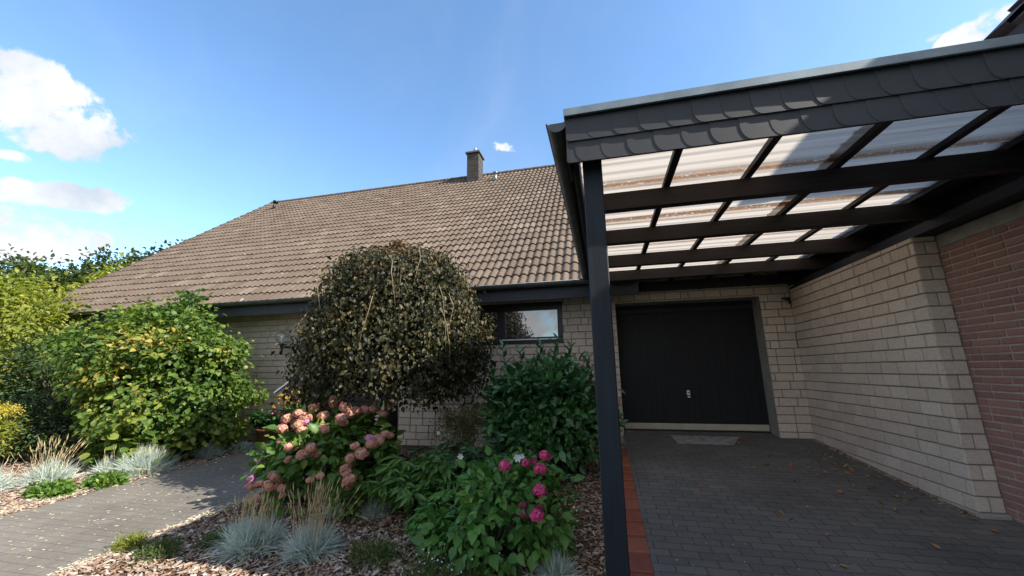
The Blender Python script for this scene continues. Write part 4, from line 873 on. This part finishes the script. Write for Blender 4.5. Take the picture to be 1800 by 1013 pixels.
# --- peony-like plant with narrow leaflets, arching outwards
def whorl_plant(root, cx, cy, zb, nst, h, spread, L, Wd, mt, seed, per=9, stem='stem_g', name='foliage', x_s=1.0):
    rng = np.random.default_rng(seed); P = []; D = []; Nn = []; mb = MB()
    for i in range(nst):
        a = rng.uniform(0, 6.28); q = rng.uniform(0.15, 1) ** .6; hh = h * rng.uniform(.6, 1.05) * (1 - .45 * q * q); p0 = Vector((cx + rng.normal(0, .08), cy + rng.normal(0, .06), zb))
        tip = Vector((cx + math.cos(a) * spread * q * x_s, cy + math.sin(a) * spread * q * .75, zb + hh)); mid = p0.lerp(tip, .55) + Vector((0, 0, .16 * hh)); mb.tube([p0, p0.lerp(mid, .5), mid, tip], [.006, .005, .004, .002], 5)
        for j in range(per):
            t = 0.35 + 0.65 * j / (per - 1); p = p0.lerp(mid, t / .55) if t < .55 else mid.lerp(tip, (t - .55) / .45); b_ = a + (1 if j % 2 else -1) * rng.uniform(.5, 1.5)
            for e in (-.45, 0, .45):
                P.append(np.array(p)); D.append(np.array([math.cos(b_ + e), math.sin(b_ + e), rng.uniform(-.35, .45)])); Nn.append(np.array([math.cos(b_) * .2, math.sin(b_) * .2, 1]) + rng.normal(0, .25, 3))
    P, D, Nn = np.array(P), np.array(D), unit(np.array(Nn)); s = rng.uniform(.7, 1.2, len(P)); leaf_mesh(name, P, D, Nn, L * s, Wd * s, mt, root, .2, .3); mb.build('stems', M[stem], root)
b = empty('peony', 'green leafy peony with narrow drooping leaves between the two hydrangeas', 'plant', (-1.95, 3.95, gz(3.95)))
whorl_plant(b, -1.95, 3.98, gz(3.95), 60, 0.62, 0.60, 0.145, 0.042, LM['peony'], 101)
b = empty('narrow_leaved_plant', 'low green plant with pointed leaves in front of the peony', 'plant', (-1.42, 3.25, gz(3.25)))
whorl_plant(b, -1.40, 3.32, gz(3.3), 22, 0.36, 0.30, 0.11, 0.034, LM['hyd2'], 103)
b = empty('anemone', 'bushy dull green anemone with a few white flowers behind the peony', 'plant', (-1.75, 4.65, gz(4.65)))
whorl_plant(b, -1.55, 4.55, gz(4.6), 76, 0.74, 0.74, 0.10, 0.055, LM['anem'], 105, 8, x_s=1.15)
def white_flower(p, s, root):
    mb = MB(); p = Vector(p)
    for k in range(6):
        a = k * 1.047; d = Vector((math.cos(a), -0.35, math.sin(a))); e = Vector((math.cos(a + .45), -0.2, math.sin(a + .45))); f = Vector((math.cos(a - .45), -0.2, math.sin(a - .45)))
        mb.poly([p, p + f * .026 * s, p + d * .036 * s, p + e * .026 * s])
    o = mb.build('flower', LM['whitep'], root); m2 = MB(); m2.tube([p + Vector((0, .01, 0)), p + Vector((.01, .04, -.15)), p + Vector((.03, .05, -.4))], .003, 5); m2.build('flower_stalk', M['stem_g'], root)
for (x, y, z, s) in WHITE: white_flower((x, y, z), s, b)
b = empty('seedy_perennial', 'thin airy plant with fine greenish seed sprays against the brick wall', 'plant', (-1.95, 5.5, gz(5.5)))
rng = np.random.default_rng(107); P = []; mb = MB()
for i in range(70):
    a = rng.uniform(0, 6.28); r = rng.uniform(0, .36); h = rng.uniform(.5, .85); t = Vector((-1.95 + r * 1.25 * math.cos(a), 5.4 + r * math.sin(a) * .7, gz(5.4) + h)); p0 = Vector((-1.95 + rng.normal(0, .05), 5.4, gz(5.4))); mb.tube([p0, p0.lerp(t, .5) + Vector((0, 0, .05)), t], [.004, .003, .0015], 4)
    for k in range(52): P.append(np.array(t) + rng.normal(size=3) * (.06, .05, .075))
P = np.array(P); leaf_mesh('seed_spray', P, rng.normal(size=P.shape), unit(rng.normal(size=P.shape)), 0.026, 0.016, LM['airy'], b); mb.build('stems', M['stem_g'], b)
b = empty('broad_leaved_perennial', 'low clump of large round bright green leaves at the foot of the leafy bush', 'plant', (-7.1, 5.0, gz(5.0)))
shrub(b, (-7.35, 4.98, -0.12), (0.75, 0.38, 0.36), 60, 10, 0.10, 0.13, 0.12, LM['hazel'], 111, -0.1, 0.5, 0.9, 0.1, 0.15, -0.3, .1, .2, bmat='stem_g', shape=(.25, 1.0, .7, 1.0))
b = empty('small_hydrangea', 'tiny brownish hydrangea seedling in the bark mulch under the pink hydrangea', 'plant', (-2.6, 3.75, gz(3.75)))
shrub(b, (-2.58, 3.72, -0.22), (0.12, 0.10, 0.16), 18, 9, 0.04, 0.06, 0.04, LM['hyd'], 113, -0.4, 0.4, .8, .2, .1, -0.37, bmat='stem_g')
for (x, y, rx_, h, seed, m_, lab) in ((-3.66, 2.80, .17, .07, 121, 'moss', 'small dark green mossy clump in the mulch close to the path edge'), (-3.35, 3.05, .15, .06, 122, 'moss', 'flat brownish green clump between the path edge clump and the big fescue'),
        (-1.83, 3.02, .20, .10, 123, 'moss', 'low needle leaved green clump alone in the mulch in front of the peony'), (-1.20, 2.86, .30, .13, 124, 'moss', 'widest low needle leaved clump with tiny pale flowers at the bottom of the photo'),
        (-0.02, 2.95, .05, .05, 125, 'hyd2', 'tiny green weed in the mulch beside the carport post'), (-6.52, 4.15, .20, .08, 126, 'hyd', 'small green ground plant by the left edge of the path, below the second fescue'), (-6.75, 3.75, .18, .08, 127, 'hyd', 'small green ground plant near the left edge of the photo beside the path'), (-4.08, 2.86, .08, .07, 128, 'yellow', 'tuft of bright yellow green grass growing at the path edge')):
    b = empty('ground_plant', lab, 'plant', (x, y, gz(y)), 'low plants in the mulch')
    shrub(b, (x, y, gz(y) + h * .3), (rx_, rx_ * .8, h), int(20 + rx_ * 160), 26, 0.035, 0.035 if m_ != 'hyd' else .05, 0.008 if m_ in ('moss', 'yellow') else .034, LM[m_], seed, -0.2, 0.4, .5, -0.6, .2, gz(y) - .01, branches=False)
    if seed == 124:
        rng = np.random.default_rng(9); n = 70; P = np.stack([x + rng.normal(0, .17, n), y + rng.normal(0, .12, n), gz(y) + .10 + rng.uniform(0, .10, n)], 1); leaf_mesh('flowers', P, rng.normal(size=P.shape), unit(rng.normal(size=P.shape) + np.array([0, -.6, .8])), 0.013, 0.012, LM['whitep'], b)['kind'] = 'stuff'

# --- blue fescue tufts: one thing each, some with straw seed stalks
def blades(root, x, y, r, n, mt, seed, lo=0.0, L=None, wd=0.0045, name='blades', up=0.0, taper=True):
    rng = np.random.default_rng(seed); a = rng.uniform(0, 6.283, n); el = np.clip(rng.normal(0.85 + up, 0.36, n), 0.05, 1.5); ln = (L or r * 1.25) * rng.uniform(.6, 1.12, n)
    d = np.stack([np.cos(a) * np.cos(el), np.sin(a) * np.cos(el), np.sin(el)], 1); p0 = np.stack([x + rng.normal(0, r * .20, n), y + rng.normal(0, r * .20, n), np.full(n, gz(y) - 0.01)], 1)
    sd = unit(np.cross(d, rng.normal(size=(n, 3)))) * wd; dr = np.array([0, 0, -1.0]) * (ln * np.cos(el) * .38)[:, None]
    m1 = p0 + d * (ln * .5)[:, None] + dr * .22; tp = p0 + d * ln[:, None] + dr
    V = np.stack([p0 - sd, p0 + sd, m1 + sd * .8, m1 - sd * .8, tp], 1).reshape(-1, 3); o = np.arange(n)[:, None] * 5
    return np_mesh(name, V, [o + np.array([[0, 1, 2, 3]]), o + np.array([[3, 2, 4]])], mt, root), p0, d
def stalks(root, x, y, r, n, h, seed, lean=(0, 0)):
    rng = np.random.default_rng(seed); a = rng.uniform(0, 6.283, n); sp = np.abs(rng.normal(0, .30, n)); ln = h * rng.uniform(.55, 1.05, n)
    d = unit(np.stack([np.cos(a) * sp + lean[0], np.sin(a) * sp + lean[1], np.ones(n)], 1)); p0 = np.stack([x + rng.normal(0, r * .22, n), y + rng.normal(0, r * .22, n), np.full(n, gz(y))], 1)
    sd = unit(np.cross(d, rng.normal(size=(n, 3)))) * .0016; tp = p0 + d * ln[:, None]; V = [np.stack([p0 - sd, p0 + sd, tp + sd * .7, tp - sd * .7], 1)]
    hd = unit(np.cross(d, rng.normal(size=(n, 3)))) * .0055; b0 = tp - d * (.085 * ln / h)[:, None]; c0 = b0 * .5 + tp * .5; V.append(np.stack([b0, c0 + hd, tp + d * .015, c0 - hd], 1)); hd2 = unit(np.cross(d, hd)) * .0055; V.append(np.stack([b0, c0 + hd2, tp + d * .015, c0 - hd2], 1))
    V = np.concatenate(V).reshape(-1, 3); return np_mesh('seed_stalks', V, [np.arange(len(V)).reshape(-1, 4)], LM['seed'], root)
FES = [(-2.95, 3.02, .30, 1500, 55, .46, 'blue grey fescue tuft at the bottom, in the middle of the three touching ones'),
       (-2.43, 3.05, .27, 1500, 85, .60, 'blue grey fescue tuft with the tallest straw seed stalks, right of the bottom trio'),
       (-3.22, 3.12, .22, 900, 24, .40, 'blue grey fescue tuft nearest the path in the bottom trio'),
       (-0.42, 3.08, .20, 1100, 0, 0, 'round steel blue fescue tuft without stalks beside the carport post'),
       (-2.34, 3.86, .19, 700, 0, 0, 'small blue fescue tuft under the peony, right of the brownish seedling'),
       (-2.78, 3.80, .15, 500, 0, 0, 'small dark blue fescue tuft under the front of the pink hydrangea'),
       (-7.75, 3.62, .34, 1300, 30, .42, 'pale fescue tuft cut off by the left edge of the photo'),
       (-7.42, 4.05, .34, 1500, 70, .62, 'pale blue fescue tuft with a sheaf of tall straw stalks, second from the left edge'),
       (-7.15, 4.58, .27, 1100, 26, .40, 'pale blue fescue tuft between the stalky one and the widest one'),
       (-6.62, 4.66, .40, 1900, 26, .40, 'widest blue fescue tuft leaning over the left edge of the path'),
       (-6.62, 5.62, .27, 900, 0, 0, 'distant blue fescue tuft under the leafy bush'),
       (-6.40, 6.02, .22, 700, 0, 0, 'farthest blue fescue tuft at the corner near the stone slab'),
       (-8.0, 4.95, .24, 500, 60, .58, 'dry straw coloured fescue tuft standing behind the stalky pale one')]
for i, (x, y, r, n, ns, hs_, lab) in enumerate(FES):
    b = empty('fescue_tuft', lab, 'grass tuft', (x, y, gz(y)), 'blue fescue tufts')
    r *= .88; blades(b, x, y, r, n, LM['fescue'], 200 + i)
    if ns: stalks(b, x, y, r, ns, hs_, 300 + i, (0.05, 0))

# --- potted plants by the house wall
def pot(name, label, x, y, z, r, h, mt, group='potted plants by the wall'):
    p = empty(name, label, 'flower pot', (x, y, z), group)
    mb = MB(); mb.lathe([(0.0, 0.0), (r * .70, 0.0), (r * .92, h * .80), (r * 1.0, h * .80), (r * 1.02, h), (r * .92, h), (r * .88, h * .9), (0, h * .88)], (x, y, z), 28); mb.build('pot', M[mt], p); return p
zs = gz(6.6) + .03
p = pot('potted_plant', 'terracotta pot with a dark big leaved plant standing on the pale stone slab', -6.55, 6.68, zs, .19, .26, 'terra')
whorl_plant(p, -6.55, 6.68, zs + .22, 16, .45, .30, .16, .10, LM['laurel'], 131, 5)
p = pot('potted_plant', 'dark red pot with yellow and pink flowering plants behind the metal stake', -5.95, 6.62, gz(6.6) + .30, .20, .24, 'maroon')
whorl_plant(p, -5.95, 6.62, gz(6.6) + .50, 26, .28, .26, .09, .04, LM['hyd2'], 133, 6)
rng = np.random.default_rng(5); P = np.stack([-5.95 + rng.normal(-.05, .14, 160), 6.62 + rng.normal(0, .1, 160), gz(6.6) + .86 + rng.normal(0, .10, 160)], 1); leaf_mesh('yellow_flowers', P, rng.normal(size=P.shape), unit(rng.normal(size=P.shape)), .06, .035, leafmat('orange_yellow_leaf', [(0, (.35, .20, .03)), (1, (.55, .36, .06))], .6, .3), p)['kind'] = 'stuff'
P = np.stack([-5.92 + rng.normal(0, .13, 90), 6.55 + rng.normal(0, .08, 90), gz(6.6) + .57 + rng.normal(0, .04, 90)], 1); leaf_mesh('pink_flowers', P, rng.normal(size=P.shape), unit(rng.normal(size=P.shape)), .045, .035, LM['magenta'], p)['kind'] = 'stuff'
mb = MB(); mb.box(-6.14, -5.76, 6.44, 6.80, gz(6.6) - .02, gz(6.6) + .295, 0, .012); tag(mb.build('pot_stand', M['wood_x']), 'dark block carrying the dark red flower pot against the wall', 'stand')

# --- ground litter: bark chips, petals on the path (uncountable), fallen leaves (each a thing)
def chips(name, pts, mt, smin, smax, seed, zoff=0.012, asp=(0.3, 0.6), tilt=0.35, thick=0.3):
    rng = np.random.default_rng(seed); n = len(pts); L = rng.uniform(smin, smax, n) * rng.uniform(.6, 1, n); Wd = L * rng.uniform(*asp, n); a = rng.uniform(0, 6.283, n)
    d = np.stack([np.cos(a), np.sin(a), rng.normal(0, tilt, n)], 1); d = unit(d); s = unit(np.cross(d, np.stack([rng.normal(0, tilt, n), rng.normal(0, tilt, n), np.ones(n)], 1))); nn = np.cross(s, d)
    c = np.stack([pts[:, 0], pts[:, 1], pts[:, 2] + zoff * rng.uniform(.2, 1.6, n)], 1); L, Wd = L[:, None] / 2, Wd[:, None] / 2; t = nn * Wd * thick
    V = np.stack([c - d * L - s * Wd * .6 - t, c + d * L * .8 - s * Wd - t, c + d * L + s * Wd * .5 - t, c - d * L * .7 + s * Wd - t, c - d * L - s * Wd * .6 + t, c + d * L * .8 - s * Wd + t, c + d * L + s * Wd * .5 + t, c - d * L * .7 + s * Wd + t], 1).reshape(-1, 3)
    o = np.arange(n)[:, None] * 8; F = [o + np.array([q]) for q in ([4, 7, 6, 5], [0, 4, 5, 1], [1, 5, 6, 2], [2, 6, 7, 3], [3, 7, 4, 0])]
    return tag(np_mesh(name, V, F, mt), kind='stuff')
rng = np.random.default_rng(400)
def scatter(x0, x1, y0, y1, n, zf, bias=1.6):
    x = rng.uniform(x0, x1, n); y = y0 + (y1 - y0) * rng.random(n) ** bias; return np.stack([x, y, np.array([zf(q) for q in y])], 1)
chips('bark_chips', np.concatenate([scatter(-4.16, 0.10, 2.0, 6.6, 26000, gz), scatter(-10.5, -6.28, 2.6, 6.3, 15000, gz, 1.2)]), M['chip'], .018, .062, 401)
big = np.concatenate([scatter(-4.1, 0.05, 2.0, 4.2, 420, gz), scatter(-9, -6.3, 2.8, 5.5, 200, gz)])
chips('large_bark_pieces', big, M['chip'], .06, .13, 402, .02, (.25, .5), .2)
edge = np.concatenate([np.stack([-4.13 + rng.normal(0, .05, 1700), rng.uniform(1.6, 4.4, 1700), np.zeros(1700)], 1), np.stack([-6.42 - np.abs(rng.normal(0, .22, 3600)), rng.uniform(2.2, 5.4, 3600), np.zeros(3600)], 1), np.stack([rng.uniform(-8.6, -6.4, 2600), rng.uniform(2.4, 5.0, 2600), np.zeros(2600)], 1)]); edge[:, 2] = [gz(q) + .006 for q in edge[:, 1]]
pet = scatter(-6.3, -4.15, 1.8, 5.6, 520, gz, 1.2); pet[:, 2] += .008
chips('dry_petals', np.concatenate([pet, edge]), M['fleck'], .014, .040, 403, .004, (.4, .8), .06, .04)
wl_ = np.stack([2.945 - np.abs(rng.normal(0, .035, 420)), rng.uniform(4.3, 6.93, 420), np.zeros(420)], 1); wl_[:, 2] = [dz(q) + .003 for q in wl_[:, 1]]
chips('wall_foot_debris', wl_, M['chip'], .008, .035, 405, .004, (.3, .7), .2)
chips('driveway_crumbs', scatter(.3, 3.0, 2.6, 7.0, 160, lambda q: dz(q) + .002), M['fleck'], .008, .02, 404, .002, (.4, .8), .1, .1)
lm = []
for k in range(3):
    P0 = np.zeros((1, 3)); o = leaf_mesh('fallen_leaf', P0, np.array([[1.0, 0, 0.05]]), np.array([[0, 0.1 * k, 1.0]]), 0.075, 0.045, M['fallen'], None, 0.12 + .12 * k, -0.25 + .1 * k); lm.append(o.data); bpy.data.objects.remove(o)
spots = []
rl = random.Random(12)
for i in range(26): spots.append((2.75 - abs(rl.gauss(0, .22)), rl.uniform(4.3, 6.5)))
for i in range(22): spots.append((2.35 + rl.gauss(0, .28), 5.25 + rl.gauss(0, .38)))
for i in range(12): spots.append((1.98 + rl.gauss(0, .08), 6.55 + rl.gauss(0, .12)))
for i in range(22): spots.append((rl.uniform(.6, 2.95), rl.uniform(3.0, 6.2)))
for i in range(6): spots.append((2.9 + rl.gauss(0, .05), rl.uniform(3.6, 4.6)))
for i, (x, y) in enumerate(spots):
    if x > 2.94 and y > 4.25: x = 2.9
    o = bpy.data.objects.new('fallen_leaf', lm[i % 3]); link(o); s = rl.uniform(.38, .85); o.location = (x, y, dz(y) + .008); o.scale = (s, s, s); o.rotation_euler = (rl.gauss(0, .25), rl.gauss(0, .2), rl.uniform(0, 6.28))
    tag(o, 'dry brown leaf fallen on the dark driveway paving', 'leaf', 'fallen leaves on the driveway')
